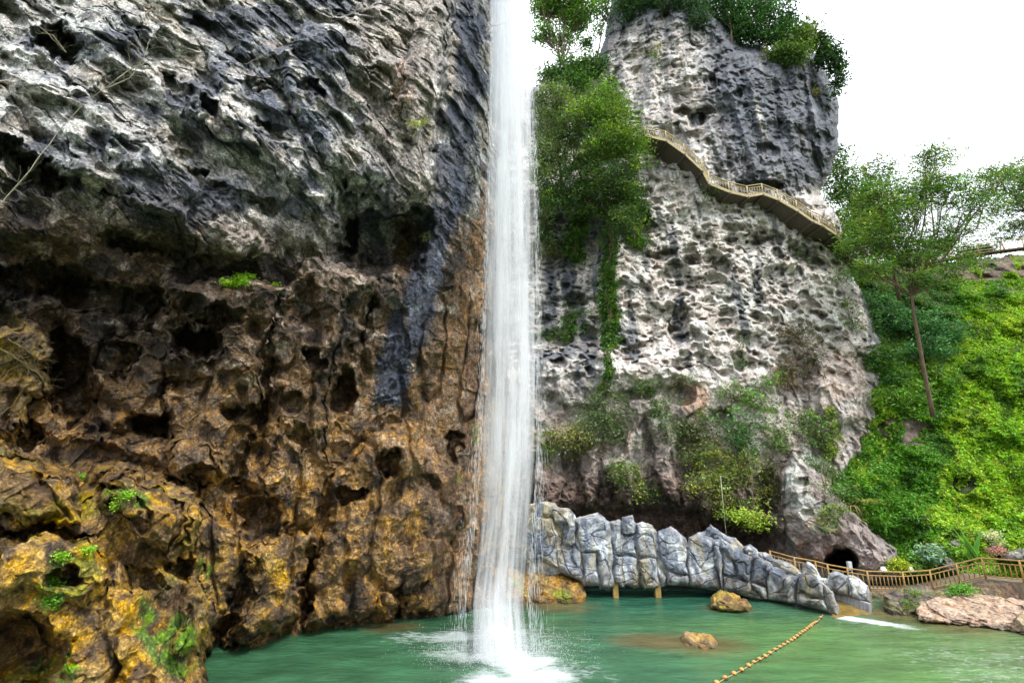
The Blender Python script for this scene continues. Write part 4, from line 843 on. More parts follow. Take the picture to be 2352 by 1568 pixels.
vine('short hanging vine right of the longest strip', [(1450,430),(1462,480),(1455,530),(1470,570)], 26, 6000)
vine('thin hanging vine on the dark rock beside the waterfall', [(1262,430),(1250,500),(1258,560)], 20, 3500, (.07,.12,.05),(.12,.18,.06))
vine('slender vine trailing on the lower pale rock', [(1395,800),(1398,850),(1390,890)], 10, 900)
vine('yellow-green vine dangling beside the dark hollow near the hillside', [(1905,940),(1915,1000),(1905,1050)], 16, 900, (.16,.26,.04),(.25,.34,.05),.7)
def shrub(label, bl, n, col, alt, size=.26, spread=.4, per=18, name='cliff_bush', cat='bush', altp=.35, dd=.6, droop=.3, aspect=.45, k=1, surf='cliff', shell=.3, r0=.06, group='bushes growing on the cliff', twig=.6):
    B = [(x,y,float(surfD(surf,x,y,k))-dd-.006*(rx+ry),rx,ry,max(8,.35*(rx+ry))) for x,y,rx,ry in bl]
    x0 = bl[0][0]; y0 = max(b[1]+.6*b[3] for b in bl); D = float(surfD(surf,x0,y0,k))
    if name == 'cliff_bush':
        n = int(n*.62); spread *= 1.25; B = [(b[0]+random.uniform(-4,4),b[1]+random.uniform(-3,6),b[2],b[3]*1.12,b[4]*1.12,b[5]) for b in B]; col = tuple(c*1.15 for c in col)
        B += [(b[0]+random.uniform(-1.3,1.3)*b[3], b[1]+random.uniform(-.9,1.3)*b[4], b[2]+.2, b[3]*.42, b[4]*.5, b[5]*.5) for b in B[:3] for _ in range(2)]
    return tree(name, label, cat, B, [A(x0,y0,D),A(x0,(y0+bl[0][1])/2,(D+B[0][2])/2)], n=n, per=per, size=size, spread=spread, col=col, alt=alt, altp=altp, r0=r0, droop=droop, aspect=aspect, shell=shell, twig=twig, crown='foliage', trunkn='stems', group=group)
GG=(.10,.155,.06); YG=(.20,.27,.035); BG=(.07,.19,.03)
shrub('large grey-green bush on the lower cliff right of the waterfall', [(1385,920,46,45),(1410,960,40,45),(1370,980,44,38),(1430,1000,26,24)], 6500, GG, (.14,.20,.09))
shrub('yellow-leaved bush with dry grass left of the large grey-green bush', [(1330,1000,34,26),(1300,990,26,18),(1345,1025,26,20)], 2600, (.24,.27,.06), (.30,.28,.13))
shrub('small bush under the wavy crack left of the rusty rock knob', [(1490,905,40,28),(1470,880,30,18),(1515,930,30,20)], 2600, GG, BG)
shrub('hanging bush above the middle slabs of the bridge', [(1440,1080,30,26),(1460,1110,40,22),(1425,1100,20,20)], 2600, (.09,.16,.05), YG)
shrub('tall greyish bush below the rusty rock knob', [(1600,965,30,26),(1590,1000,34,32),(1610,1030,36,34)], 4200, (.14,.17,.075), (.12,.2,.06))
shrub('big yellow-green bush hanging over the dark hollow', [(1700,1055,60,34),(1660,1100,56,34),(1742,1115,36,40),(1625,1045,38,34),(1612,1125,34,34),(1700,1158,50,18),(1590,1080,20,30),(1765,1075,22,20)], 9500, (.12,.17,.045), (.27,.29,.04), altp=.3)
shrub('lime twiggy bush hanging lowest beside the dark cleft', [(1720,1185,44,14),(1745,1195,36,16),(1690,1178,30,12)], 2200, (.24,.36,.04), (.30,.42,.05), spread=.3)
shrub('light green bush right of the rusty rock knob', [(1680,890,34,16),(1720,910,40,20),(1760,930,34,16)], 2600, (.13,.26,.05), GG)
shrub('dark bush in the middle of the lower cliff', [(1690,985,34,34),(1710,1015,28,24),(1725,970,24,20)], 3200, (.06,.14,.045), BG)
shrub('pale green drooping bush left of the hillside', [(1860,970,36,22),(1880,1000,34,20),(1830,950,30,14)], 2600, (.14,.25,.06), GG)
shrub('loose bush on the buttress beside the hillside edge', [(1895,1080,36,22),(1910,1130,30,24),(1860,1060,26,16)], 2800, GG, BG)
shrub('green bush high on the dark rock right of the waterfall', [(1310,745,34,26),(1280,770,34,18),(1325,715,20,14)], 2600, (.09,.2,.03), GG)
shrub('greyish bush beside the waterfall above the dark rock', [(1262,560,34,30),(1245,590,24,24),(1290,580,22,16)], 2200, (.13,.16,.07), (.2,.22,.08))
shrub('dry brown shrub on the pale shoulder right of the cliff', [(1855,790,34,40),(1830,770,30,26),(1870,830,24,26)], 2600, (.14,.11,.07), (.07,.10,.05), altp=.4)
shrub('bush with reddish twigs under the dry brown shrub', [(1820,850,34,20),(1800,870,30,16)], 1200, (.17,.12,.08), (.10,.13,.05))
shrub('small tuft of green high on the peak under the summit', [(1502,115,14,12),(1510,125,12,8)], 500, (.16,.22,.05), GG)
shrub('small golden tuft near the right side of the peak', [(1868,215,12,10)], 350, (.25,.22,.07), GG)
shrub('bush growing just under the walkway bend', [(1770,0+595-40,10,8)], 150, GG, BG) if False else None
shrub('dark grassy bush below the lowest bend of the walkway', [(1755,585-0,8,6)], 100, GG, BG) if False else None
shrub('small fern tuft below the sharp bend of the walkway', [(1758-130,432,16,12),(1765-130,445,12,12)], 700, (.07,.13,.05), GG)
shrub('small leafy plant on the pale cliff under the walkway end', [(1832,592,18,8),(1850,598,14,6)], 500, (.07,.17,.05), GG)
shrub('low bush at the foot of the lower walkway post', [(1700,790,10,26),(1703,820,8,20)], 500, (.08,.15,.05), GG) 
for lb,bl,n,c,a_ in [
 ('wispy green plant on the ledge just right of the waterfall above the brown rock', [(1262,1010,20,26),(1250,1050,14,22)], 1200, GG, YG),
 ('sparse green plant hanging over the dark hollow left of the tall greyish bush', [(1530,960,22,20),(1540,1000,18,22)], 1100, (.08,.16,.05), GG),
 ('low spreading green plant on the pinkish rock above the lime twiggy bush', [(1780,985,30,14),(1790,1020,24,18)], 1200, (.12,.22,.05), GG),
 ('thin green creeper on the buttress face above the tunnel', [(1900,1190,14,26),(1925,1170,16,16)], 900, (.10,.2,.05), YG),
 ('small green plant at the right edge of the pale shoulder', [(1960,740,18,18),(1945,700,16,20)], 900, (.08,.17,.04), YG),
 ('sparse green tuft on the crack below the pale wall', [(1560,880,24,8),(1590,870,14,8)], 500, (.12,.2,.06), YG),
 ('loose plant climbing the pale rock left of the dry brown shrub', [(1760,880,22,14),(1775,860,14,12)], 700, (.12,.24,.05), GG)]:
    shrub(lb, bl, n, c, a_)
HG='bushes on the hillside'
for lb,bl,n,c,a_ in [
 ('blue-green broad-leaved bush left of the feathery tree trunk', [(2010,700,50,34),(2060,730,44,34),(2000,760,36,30)], 3600,(.05,.15,.06),(.10,.25,.09)),
 ('blue-green broad-leaved bush behind the feathery tree trunk', [(2120,740,50,36),(2170,760,50,30),(2130,800,60,28)], 4200,(.05,.16,.06),(.11,.26,.09)),
 ('dark bush in the shade left of the tree foot', [(2020,830,44,34),(2060,870,44,26)], 2600,(.05,.15,.03),(.11,.24,.03)),
 ('light green bush at the foot of the feathery tree', [(2060,920,50,28),(2100,900,40,22)], 3600,(.10,.24,.03),(.18,.32,.03))]:
    shrub(lb, bl, n, c, a_, size=.42, spread=.45, per=16, name='hillside_bush', aspect=.32, k=0, surf='hillside', group=HG, dd=.9)
def tuft(name, label, cat, px, py, D, n, length, w, col, spread=1.0, parent_label=None, droop=.6, up=1.0):
    base = A(px,py,D); root = empty(name, base, label, cat); V=[];Q=[];C=[]
    for i in range(n):
        a = random.uniform(0,2*math.pi); d = Vector((math.cos(a),math.sin(a)*.7,0)); L = length*random.uniform(.6,1.15); s = Vector((-d.y,d.x,0)).normalized(); b0 = len(V)
        for j in range(6):
            t = j/5; p = d*(L*spread*t)+Vector((0,0,L*(up*t-droop*t*t*1.6))); ww = w*(1-t*.9)*(.6+.8*math.sin(math.pi*min(1,t+.25)))/1.2
            V += [p-s*ww/2, p+s*ww/2]; k = random.uniform(.7,1.3); C += [[c*k for c in col]]*2
            if j: Q.append((b0+2*j-2,b0+2*j-1,b0+2*j+1,b0+2*j))
    npmesh('foliage', np.array([tuple(v) for v in V]), np.array(Q), M_LEAF, root, np.array(C), True)
    return root
tuft('grass_tuft','large arching pale grass tuft at the left edge of the green hillside','grass tuft',1992,1160,43.2,60,2.0,.09,(.30,.34,.08))
tuft('grass_tuft','dry straw-coloured grass tuft hanging just left of the pale arching grass','grass tuft',1958,1165,43.4,36,1.4,.06,(.34,.30,.14),droop=1.1)
tuft('banana_plant','banana plant with upright broad leaves behind the corner of the log railing','banana plant',2238,1280,39.4,8,2.3,.55,(.17,.40,.08),spread=.45,droop=.15,up=1.1)
def low(label, name, cat, bl, D, n, col, alt, size=.2, aspect=.5, per=14, spread=.2):
    B = [(x,y,D,rx,ry) for x,y,rx,ry in bl]; tree(name,label,cat,B,[A(bl[0][0],bl[0][1]+bl[0][3],D+.2),A(bl[0][0],bl[0][1]+.4*bl[0][3],D)],n=n,per=per,size=size,spread=spread,col=col,alt=alt,r0=.05,aspect=aspect,shell=.2,crown='foliage',trunkn='stems')
low('bright yellow-green clipped shrub beside the tunnel and railing','yellow_shrub','shrub',[(2066,1298,20,14),(2055,1305,12,10)],41.6,1800,(.34,.42,.02),(.22,.33,.02),.17)
low('pale bluish star-leaved plant left of the garden rocks','broad_leaved_plant','plant',[(2136,1262,20,14),(2126,1275,16,12),(2150,1285,14,8)],41.2,420,(.28,.42,.32),(.16,.30,.16),.42,.4,7,.3)
low('creamy white flowering shrub above the pink flowers','white_flowering_shrub','shrub',[(2280,1232,13,12),(2288,1248,10,8)],41.0,900,(.62,.64,.42),(.30,.42,.12),.16)
low('pink flowering plant under the white flowering shrub','pink_flowering_plant','plant',[(2290,1264,16,8)],40.2,500,(.50,.20,.24),(.15,.25,.06),.14)
low('bright green weeds on top of the pink rock bank','weeds','weeds',[(2210,1352,22,7),(2190,1358,14,5)],35.6,1100,(.14,.34,.04),(.08,.22,.04),.16)
low('small weeds growing between the dark rock and the pink rock','weeds','weeds',[(2100,1362,14,8),(2085,1385,10,8)],34.7,500,(.14,.25,.05),(.2,.28,.05),.13)
low('low bright green plants behind the railing below the white flowers','weeds','weeds',[(2250,1312,24,8),(2275,1306,14,8),(2230,1316,12,6)],40.2,1500,(.22,.38,.03),(.12,.28,.03),.17)
low('dark green plants along the path between the yellow shrub and the rocks','weeds','weeds',[(2100,1300,14,8),(2110,1312,14,6),(2040,1310,12,6)],41.6,700,(.12,.26,.05),(.2,.3,.05),.16)
# small ferns and moss cushions on the left cliff
LG='small plants on the left cliff'
for lb,bl,n,c,a_ in [
 ('bright lime fern cluster on the ledge in the middle of the left cliff',[(552,646,20,13),(530,652,10,9),(572,638,12,8)],1500,(.26,.50,.02),(.16,.36,.02)),
 ('tiny lime fern left of the fern cluster on the ledge',[(519,650,9,6)],260,(.28,.50,.02),(.2,.4,.02)),
 ('tiny lime fern at the right end of the ledge',[(635,655,9,3)],180,(.32,.48,.02),(.2,.4,.02)),
 ('pale grass and fern tuft on the pink rock spur',[(968,278,14,12),(950,285,16,8)],600,(.30,.36,.12),(.38,.36,.2)),
 ('small bush at the edge of the dark cave near the blue-black band',[(982,545,14,14)],420,(.16,.20,.10),(.28,.30,.14)),
 ('little green plant on top of the ochre boulder',[(187,1098,16,6)],260,(.25,.50,.03),(.2,.4,.02)),
 ('mossy fern patch on the ochre boulder face',[(290,1135,22,10),(270,1160,10,14)],500,(.16,.34,.02),(.24,.40,.03)),
 ('small lime plant low on the ochre rock',[(142,1278,12,8)],240,(.28,.52,.03),(.2,.4,.02)),
 ('smaller lime plant right of the low lime plant',[(203,1262,9,6)],160,(.28,.52,.03),(.2,.4,.02)),
 ('green moss cushion running down the ochre rock',[(118,1345,10,28),(122,1380,12,16)],700,(.10,.26,.02),(.18,.34,.02)),
 ('sprig of green on the brown wall beside the waterfall',[(1090,985,8,16),(1094,1010,7,10)],260,(.12,.22,.04),(.2,.3,.05)),
 ('small green sprig near the foot of the brown wall',[(1050,1100,7,8)],160,(.18,.36,.04),(.2,.3,.05))]:
    shrub(lb, bl, n, c, a_, size=.11, spread=.12, per=12, name='small_fern', cat='plant', k=0, surf='cliff', dd=.12, r0=.012, group=LG, twig=.2)
# bare branches in front of the left cliff
def bare(name, label, mains, r, D, mat, tw=24, tl=60, spread=.9):
    base = A(mains[0][0][0],mains[0][0][1],D); root = empty(name, base, label, 'branch')
    for m in mains:
        mb = MB(); tws = []
        pts = []
        for i in range(len(m)-1):
            for j in range(4):
                t = j/4; pts.append(A(m[i][0]*(1-t)+m[i+1][0]*t+random.uniform(-2,2), m[i][1]*(1-t)+m[i+1][1]*t+random.uniform(-2,2), D+random.uniform(-.05,.05)))
        pts.append(A(m[-1][0],m[-1][1],D)); mb.tube(pts, r, r*.25, 5); br = mb.build('branch', mat, root, sm=True)
        for k in range(tw):
            i = random.randrange(len(m)-1); t = random.random(); x = m[i][0]*(1-t)+m[i+1][0]*t; y = m[i][1]*(1-t)+m[i+1][1]*t
            a = random.uniform(-2.6,.6); L = tl*random.uniform(.3,1); P_ = [(x,y)]
            for s in range(5): a += random.uniform(-.45,.45); x += math.cos(a)*L/5; y += math.sin(a)*L/5; P_.append((x,y))
            tq = MB(); tq.tube([A(x_,y_,D-.1*s_) for s_,(x_,y_) in enumerate(P_)], r*.32, r*.1, 4); o = tq.build('twig', mat, root, sm=True)
bare('bare_branch','thin bare branch rising across the upper left of the grey cliff',[[(-40,505),(0,470),(70,390),(130,310),(200,230),(262,188)],[(262,188),(300,160),(350,135),(420,135)],[(240,205),(300,180),(330,130),(345,90)]],.022,14.5,M_DRYTWIG,14,80)
bare('bare_branch','pale bare twigs hanging in front of the oval cave in the top left corner',[[(60,20),(90,60),(120,90),(150,120)],[(150,120),(120,80),(80,75)]],.012,14.8,M_DRYTWIG,8,50)
bare('bare_branch','thin bare twigs beside the bluish slab at the top of the left cliff',[[(440,140),(400,120),(360,90)],[(560,150),(600,130),(650,120)]],.010,16.0,M_DRYTWIG,6,45)
bare('bare_branch','bare twig crossing the top of the waterfall edge',[[(1110,80),(1135,60),(1160,52)],[(1112,75),(1130,75),(1142,78)]],.015,26.0,M_BARK,4,20)
bare('root_tangle','tangle of dry hanging roots on the ochre rock at the left edge',[[(-20,900),(20,850),(60,830),(110,880)],[(0,800),(50,830),(90,860),(115,900)],[(-10,960),(30,930),(60,880),(70,830)],[(20,780),(60,800),(90,830)]],.012,19.3,plain('root_bark',(.20,.15,.06),.9,8,.4,0),26,70)
bare('dry_stalks','dry leafless stalks standing on the ochre ledge above the water',[[(505,1390),(512,1350),(520,1300)],[(505,1390),(500,1340),(478,1290)]],.010,23.5,M_BARK,5,30)

# ================================================================== WALKWAYS, RAILINGS
def walkway(name, label, cat, pts, inward, mat, hpost=1.1, sp=.28, rb=.022, rr=.045, rp=.055, deck=True, soffit=None, group=None, split=2.4, low_=.12, midh=.82, post_tilt=0, rail_extra=None):
    base = pts[0]; root = empty(name, base, label, cat, group)
    P_ = [Vector(p) for p in pts]; fine = [P_[0]]
    for a,b in zip(P_,P_[1:]):
        k = max(1,int(round((b-a).length/split)))
        for i in range(1,k+1): fine.append(a.lerp(b,i/k))
    up = Vector((0,0,1)); n = len(fine)
    for i,p in enumerate(fine):
        mb = MB(); mb.tube([p-up*.15,p+up*(hpost+.04)], rp, rp*.9, 6); mb.build('post', mat, root, sm=True)
    for nm,h,r in (('handrail',hpost,rr),('middle_rail',midh,rr*.8),('bottom_rail',low_,rr*.8)):
        mb = MB(); mb.tube([p+up*h for p in fine], r, r, 6); mb.build(nm, mat, root, sm=True)
    cnt = 0; bm_ = MB(); bm_.tube([Vector((0,0,0)),Vector((0,0,midh-low_))], rb, rb, 5); first = None; rest = MB()
    for a,b in zip(fine,fine[1:]):
        L = (b-a).length; k = max(1,int(L/sp)) if sp else 1
        for j in range(1,k):
            q = a.lerp(b,j/k)+up*low_; cnt += 1
            if cnt <= 100:
                if first is None: 
                    first = bm_ ; o = MB(); o.tube([q,q+up*(midh-low_)], rb, rb, 5); fo = o.build('baluster', mat, root, sm=True); fq = q
                else:
                    c = fo.copy(); COL.objects.link(c); c.parent = root; c.location = q-fq
            else: rest.tube([q,q+up*(midh-low_)], rb, rb, 5)
    if rest.v: tag(rest.build('balusters', mat, root, sm=True), kind='stuff')
    if deck:
        mb = MB(); inn = [p+inward(p) for p in P_]; th = Vector((0,0,.16))
        m = len(P_); V = P_+inn+[p-th for p in P_]+[p-th for p in inn]; Fs = []
        for i in range(m-1):
            Fs += [(i,i+1,m+i+1,m+i),(2*m+i,3*m+i,3*m+i+1,2*m+i+1),(i,2*m+i,2*m+i+1,i+1)]
        mb.add(V,Fs); mb.build('deck', soffit or mat, root)
        mb = MB(); 
        for a,b in zip(P_,P_[1:]): mb.box(a-up*.10-Vector((0,.06,0)),b-up*.10-Vector((0,.06,0)),.10,.24)
        mb.build('edge_beam', mat, root)
        for i,p in enumerate(P_[1:-1]):
            mb = MB(); q = p+inward(p); mb.box(p-up*.30-Vector((0,.2,0)),q-up*.36,.16,.22); mb.build('bracket', soffit or mat, root)
    return root
wp = [(1318,365),(1350,350),(1400,337),(1440,320),(1482.7,311),(1530,322),(1571.7,351.8),(1612.4,390),(1628.9,421),(1675,439.7),(1717.8,449.5),(1751.9,444),(1787,457.2),(1831,482.5),(1866,506.7),(1886,515.5),(1919,537.4),(1938.6,572.6),(1945,588),(1978,601.5),(2017,610)]
wD = [48.2,47.8,47.4,47.2,47.0,47.0,46.8,46.8,46.8,46.6,46.6,46.8,46.8,46.8,47.0,47.2,48.6,50.2,51,52.6,54]
walkway('cliff_walkway','wooden railed plank walkway winding across the face of the pale peak','walkway',[A(x,y,D+.8) for (x,y),D in zip(wp,wD)], lambda p: Vector((-.4,2.6,0)), M_WOODG, soffit=M_PLANK, group=None, rb=.036, rr=.06, rp=.08)
lr = [(1773,1303,42.5),(1829,1319,42),(1878,1328,41.5),(1906,1336,41),(1952,1345,40.6),(1998,1353,40),(2080,1355,40),(2143,1351,39.8),(2205,1337,38.8),(2264,1324,37.8),(2352,1333,36),(2450,1341,34.5)]
walkway('log_railing','brown log railing with upright spindles along the waterside path','railing',[A(*p) for p in lr], None, M_WOODB, hpost=1.2, sp=.27, rb=.035, rr=.055, rp=.075, deck=False, midh=.92, low_=.06, split=2.6)
ur = [(2120,602,60.5),(2182,590,60.5),(2248,579,60.3),(2306,572,60),(2352,566,60),(2420,556,60)]
walkway('path_railing','pale wooden two-bar railing along the stepped path at the top of the hill','railing',[A(*p) for p in ur], None, M_WOODG, hpost=1.15, sp=0, deck=False, midh=.62, low_=.22, split=2.6, rr=.055, rp=.07)
# stepped path at the top of the hill
b = MB()
for i,(x,y) in enumerate(zip(np.linspace(2100,2470,34),np.interp(np.linspace(2100,2470,34),[2120,2182,2248,2306,2352,2420],[604,592,581,574,568,558]))):
    c = A(x,y+1,60.6); b.box(c-Vector((.42,0,.12)),c+Vector((.42,0,-.12)),1.2,.10+.02*(i%2))
tag(b.build('path', plain('path_step_stone',(.13,.09,.06),.9,3,.3,.02)), 'stepped stone path along the hill top', 'path', kind='structure')
# waterside path behind the log railing
b = MB()
for p,q in zip(lr,lr[1:]):
    a = A(*p); c = A(*q); b.add([a+Vector((0,-.2,-.12)),c+Vector((0,-.2,-.12)),c+Vector((.4,2.2,-.12)),a+Vector((.4,2.2,-.12)),a+Vector((0,-.2,-1.6)),c+Vector((0,-.2,-1.6))],[(0,1,2,3),(4,5,1,0)])
tag(b.build('path', plain('waterside_path_stone',(.17,.13,.09),.9,2,.35,.03)), 'stone path along the pool edge', 'path', kind='structure')

# ================================================================== SMALL THINGS
def floats():
    pts = [(1885,1420),(1874.5,1430.5),(1870,1433),(1866,1436),(1862.5,1439),(1858,1441.7),(1853,1445.5),(1848.5,1450),(1843,1453),(1837.4,1457.6),(1831,1462.5),(1824,1467.7),(1817,1472),(1808.8,1476.6),(1800,1482.6),(1791,1488),(1780,1494),(1768.5,1502),(1757,1509),(1744.5,1516),(1732,1523.5),(1719.5,1531),(1703.5,1540.5),(1686,1549.5),(1666,1560),(1646,1571)]
    def w(x,y):
        D = CAMH/math.tan(math.atan((y-784)/1176)-PITCH); v = A(x,y,D); v.z = .05; return v
    W = [w(*p) for p in pts]; root = empty('float_line', W[0], 'string of yellow and brown floats stretched across the green water', 'float line')
    mb = MB(); mb.tube([A(1890,1411,34.2)]+[v-Vector((0,0,.01)) for v in W], .018, .018, 5); mb.build('rope', plain('rope',(.35,.25,.10),.9,9,.3,0), root)
    m, nt, out, N, L = newmat('float_plastic'); bb = N('ShaderNodeBsdfPrincipled', inputs={'Roughness':.35}); L(bb.outputs[0], out.inputs[0])
    g = N('ShaderNodeTexCoord'); sx = N('ShaderNodeSeparateXYZ'); L(g.outputs['Object'], sx.inputs[0]); nn = N('ShaderNodeTexNoise', inputs={'Scale':9.0,'Detail':4.0}); L(g.outputs['Object'], nn.inputs['Vector'])
    ma = N('ShaderNodeMath', operation='MULTIPLY_ADD', inputs={1:.12}); L(nn.outputs[0], ma.inputs[0]); L(sx.outputs[2], ma.inputs[2])
    cr = N('ShaderNodeValToRGB'); cr.color_ramp.elements[0].position = .09; cr.color_ramp.elements[0].color = (.10,.035,.015,1); cr.color_ramp.elements[1].position = .15; cr.color_ramp.elements[1].color = (.58,.27,.06,1)
    L(ma.outputs[0], cr.inputs[0]); L(cr.outputs[0], bb.inputs['Base Color'])
    me = bpy.data.meshes.new('float'); V = []; Fs = []; n = 14; prof = [(-.155,.02),(-.15,.045),(-.12,.045),(-.115,.07),(-.09,.105),(-.05,.128),(0,.135),(.05,.128),(.09,.105),(.115,.07),(.12,.045),(.15,.045),(.155,.02)]
    for x,r in prof:
        for k in range(n): a = 2*math.pi*k/n; V.append((x,r*math.cos(a),r*math.sin(a)))
    for i in range(len(prof)-1):
        for k in range(n): a = i*n+k; c = i*n+(k+1)%n; Fs.append((a,c,c+n,a+n))
    Fs += [tuple(range(n))[::-1], tuple(range(len(V)-n,len(V)))]
    me.from_pydata(V,[],Fs); me.update(); me.materials.append(m); me.polygons.foreach_set('use_smooth',[True]*len(me.polygons))
    for i,v in enumerate(W):
        o = bpy.data.objects.new('float', me); COL.objects.link(o); o.parent = root; o.location = v-W[0]; d = (W[min(i+1,len(W)-1)]-W[max(i-1,0)]); o.rotation_euler = (random.uniform(-.5,.5),0,math.atan2(d.y,d.x)+random.uniform(-.15,.15)); s = random.uniform(.62,.76)*(1+.25*smooth(10,25,i)); o.scale = (s,s,s)
floats()
c = A(1954,1317,41.8); r_ = empty('meter_box', c, 'grey metal box on a post beside the tunnel mouth', 'utility box')
M_GM = plain('grey_painted_metal',(.42,.45,.46),.5,4,.12,0)
b = MB(); b.box(c+Vector((.15,0,-.4)),c+Vector((.1,0,.3)),.07,.07); b.build('post', M_GM, r_)
b = MB(); b.box(c+Vector((.0,0,.25)),c+Vector((0,0,.86)),.30,.22,Vector((0,1,0))); b.build('box', M_GM, r_, bevel=.015)
b = MB(); b.box(c+Vector((.0,-.125,.30)),c+Vector((0,-.125,.80)),.25,.015,Vector((0,1,0))); b.build('door', M_GM, r_, bevel=.004)
b = MB(); b.tube([A(1655,1092,44.5),A(1660,1150,44.6),A(1668,1226,44.8)],.03,.028,8); tag(b.build('white_pole', plain('white_pipe',(.42,.45,.36),.5,5,.1,0), sm=True), 'thin white pole standing in front of the yellow-green bush', 'pole')
for px,lb in ((2030,'small white lamp on the path edge beside the yellow shrub'),(2092,'second small white lamp further along the path edge')):
    c = A(px,1314,41.3); r_ = empty('path_lamp', c, lb, 'lamp'); b = MB(); b.tube([c,c+Vector((0,0,.12))],.06,.06,8); b.build('base', M_GM, r_)
    b = MB(); b.tube([c+Vector((0,0,.12)),c+Vector((0,0,.22)),c+Vector((0,0,.34)),c+Vector((0,0,.40))],.26,.12,10); b.build('lamp_head', plain('white_lamp_glass',(.75,.75,.72),.4,5,.05,0), r_, sm=True)
# ------------------------------------------------------------------ walker
def person():
    c = A(2303,576,60.5); 
    V = {'pel':(0,0,.92),'ab':(.0,0,1.06),'ch':(-.10,0,1.27),'nk':(-.14,0,1.43),'nk2':(-.15,0,1.49),'hd':(-.17,-.01,1.56),'hd2':(-.17,-.01,1.66),'hd3':(-.165,0,1.73),
         'hl':(.02,.10,.86),'kl':(-.10,.11,.50),'al':(-.02,.11,.10),'tl':(-.18,.11,.03),
         'hr':(.04,-.10,.86),'kr':(.10,-.11,.49),'ar':(.30,-.11,.12),'tr':(.16,-.11,.04),
         'sl':(-.11,.19,1.37),'el':(-.16,.25,1.12),'wl':(-.38,.22,1.05),'fl':(-.46,.22,1.07),
         'sr':(-.10,-.19,1.37),'er':(-.06,-.26,1.10),'wr':(-.26,-.25,.97),'fr':(-.34,-.25,.97)}
    E = [('pel','ab'),('ab','ch'),('ch','nk'),('nk','nk2'),('nk2','hd'),('hd','hd2'),('hd2','hd3'),('pel','hl'),('hl','kl'),('kl','al'),('al','tl'),('pel','hr'),('hr','kr'),('kr','ar'),('ar','tr'),('ch','sl'),('sl','el'),('el','wl'),('wl','fl'),('ch','sr'),('sr','er'),('er','wr'),('wr','fr')]
    R = {'pel':.13,'ab':.12,'ch':.14,'nk':.06,'nk2':.055,'hd':.075,'hd2':.09,'hd3':.06,'hl':.095,'kl':.06,'al':.04,'tl':.035,'hr':.095,'kr':.06,'ar':.04,'tr':.035,'sl':.055,'el':.042,'wl':.03,'fl':.028,'sr':.055,'er':.042,'wr':.03,'fr':.028}
    def skin(name, keys, edges, mat, parent, grow=0, R=R, rootk='pel'):
        ks = list(keys); me = bpy.data.meshes.new(name); me.from_pydata([V[k] for k in ks],[(ks.index(a),ks.index(b_)) for a,b_ in edges],[]); o = bpy.data.objects.new(name, me); COL.objects.link(o); o.parent = parent
        o.modifiers.new('s','SKIN'); o.modifiers.new('u','SUBSURF').render_levels = 2
        for i,k in enumerate(ks): me.skin_vertices[0].data[i].radius = (R[k]+grow,)*2
        me.skin_vertices[0].data[ks.index(rootk)].use_root = True; me.materials.append(mat); return o
    body = skin('person', V.keys(), E, plain('skin',(.42,.25,.17),.6,5,.08,0), None); body.location = c; tag(body,'person in a turquoise shirt and pale shorts walking on the stepped path behind the railing','person')
    V.update({'slv':(-.14,.235,1.20),'srv':(-.08,-.24,1.19)}); R.update({'slv':.055,'srv':.055})
    skin('shirt', ['pel','ab','ch','nk','sl','slv','sr','srv'], [('pel','ab'),('ab','ch'),('ch','nk'),('ch','sl'),('sl','slv'),('ch','sr'),('sr','srv')], plain('turquoise_cloth',(.03,.34,.40),.8,6,.25,0), body, .022)
    V.update({'kl2':(-.05,.11,.66),'kr2':(.07,-.11,.66)}); R.update({'kl2':.085,'kr2':.085})
    skin('shorts', ['pel','hl','kl2','hr','kr2'], [('pel','hl'),('hl','kl2'),('pel','hr'),('hr','kr2')], plain('pale_cloth',(.62,.58,.54),.85,6,.1,0), body, .024)
    skin('hair', ['hd2','hd3'], [('hd2','hd3')], plain('dark_hair',(.02,.015,.012),.6,8,.2,0), body, .016, rootk='hd2').location = (.02,0,.02)
person()
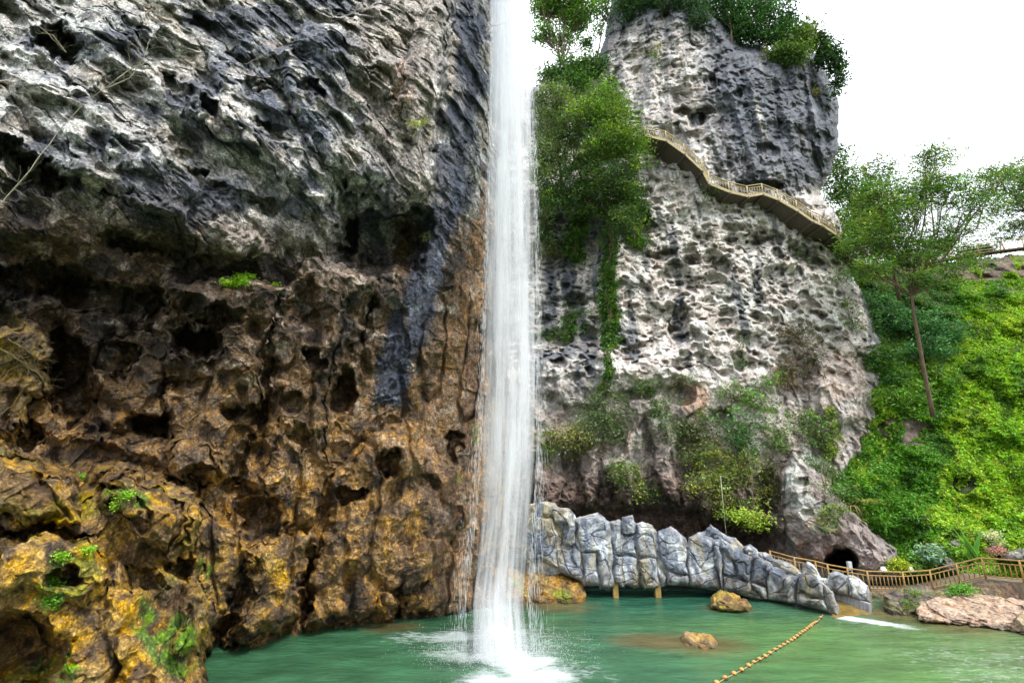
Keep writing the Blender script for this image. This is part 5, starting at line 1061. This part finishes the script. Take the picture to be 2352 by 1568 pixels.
# ================================================================== CAMERA, LIGHT
cam = bpy.data.cameras.new('camera'); co = bpy.data.objects.new('camera', cam); COL.objects.link(co)
cam.lens = 18; cam.sensor_width = 36; cam.clip_end = 3000; co.location = (0,0,CAMH); co.rotation_euler = (math.pi/2+PITCH,0,0); SC.camera = co
sd_ = Vector((.42,-.50,.80)).normalized()
el = math.asin(sd_.z); az = math.atan2(sd_.x, sd_.y)
sun = bpy.data.lights.new('sun','SUN'); so = bpy.data.objects.new('sun', sun); COL.objects.link(so)
sun.energy = 1.5; sun.angle = math.radians(11); sun.color = (1,.95,.87); so.rotation_euler = (-sd_).to_track_quat('-Z','Y').to_euler()
w = bpy.data.worlds.new('World'); SC.world = w; w.use_nodes = True; nt = w.node_tree
bg = nt.nodes['Background']; sky = nt.nodes.new('ShaderNodeTexSky'); sky.sky_type = 'NISHITA'; sky.sun_disc = False; sky.sun_elevation = el; sky.sun_rotation = az
mix = nt.nodes.new('ShaderNodeMix'); mix.data_type = 'RGBA'; mix.inputs[0].default_value = .9
# overcast cloud layer: pale above, dim ground colour below the horizon
tc = nt.nodes.new('ShaderNodeTexCoord'); sx = nt.nodes.new('ShaderNodeSeparateXYZ'); nt.links.new(tc.outputs['Generated'], sx.inputs[0])
mr = nt.nodes.new('ShaderNodeValToRGB'); mr.color_ramp.elements[0].position = .0; mr.color_ramp.elements[0].color = (.30,.32,.30,1)
mr.color_ramp.elements[1].position = 1; mr.color_ramp.elements[1].color = (14,14.6,15.4,1)
e = mr.color_ramp.elements.new(.012); e.color = (5.6,5.9,6.1,1)
nt.links.new(sx.outputs[2], mr.inputs[0])
nt.links.new(sky.outputs[0], mix.inputs[6]); nt.links.new(mr.outputs[0], mix.inputs[7]); nt.links.new(mix.outputs[2], bg.inputs[0]); bg.inputs[1].default_value = .1
SC.view_settings.view_transform = 'Standard'; SC.view_settings.look = 'None'; SC.view_settings.exposure = 1.3; SC.view_settings.gamma = 1
SC.cycles.max_bounces = 6; SC.cycles.transparent_max_bounces = 24; SC.cycles.diffuse_bounces = 3; SC.cycles.use_denoising = True
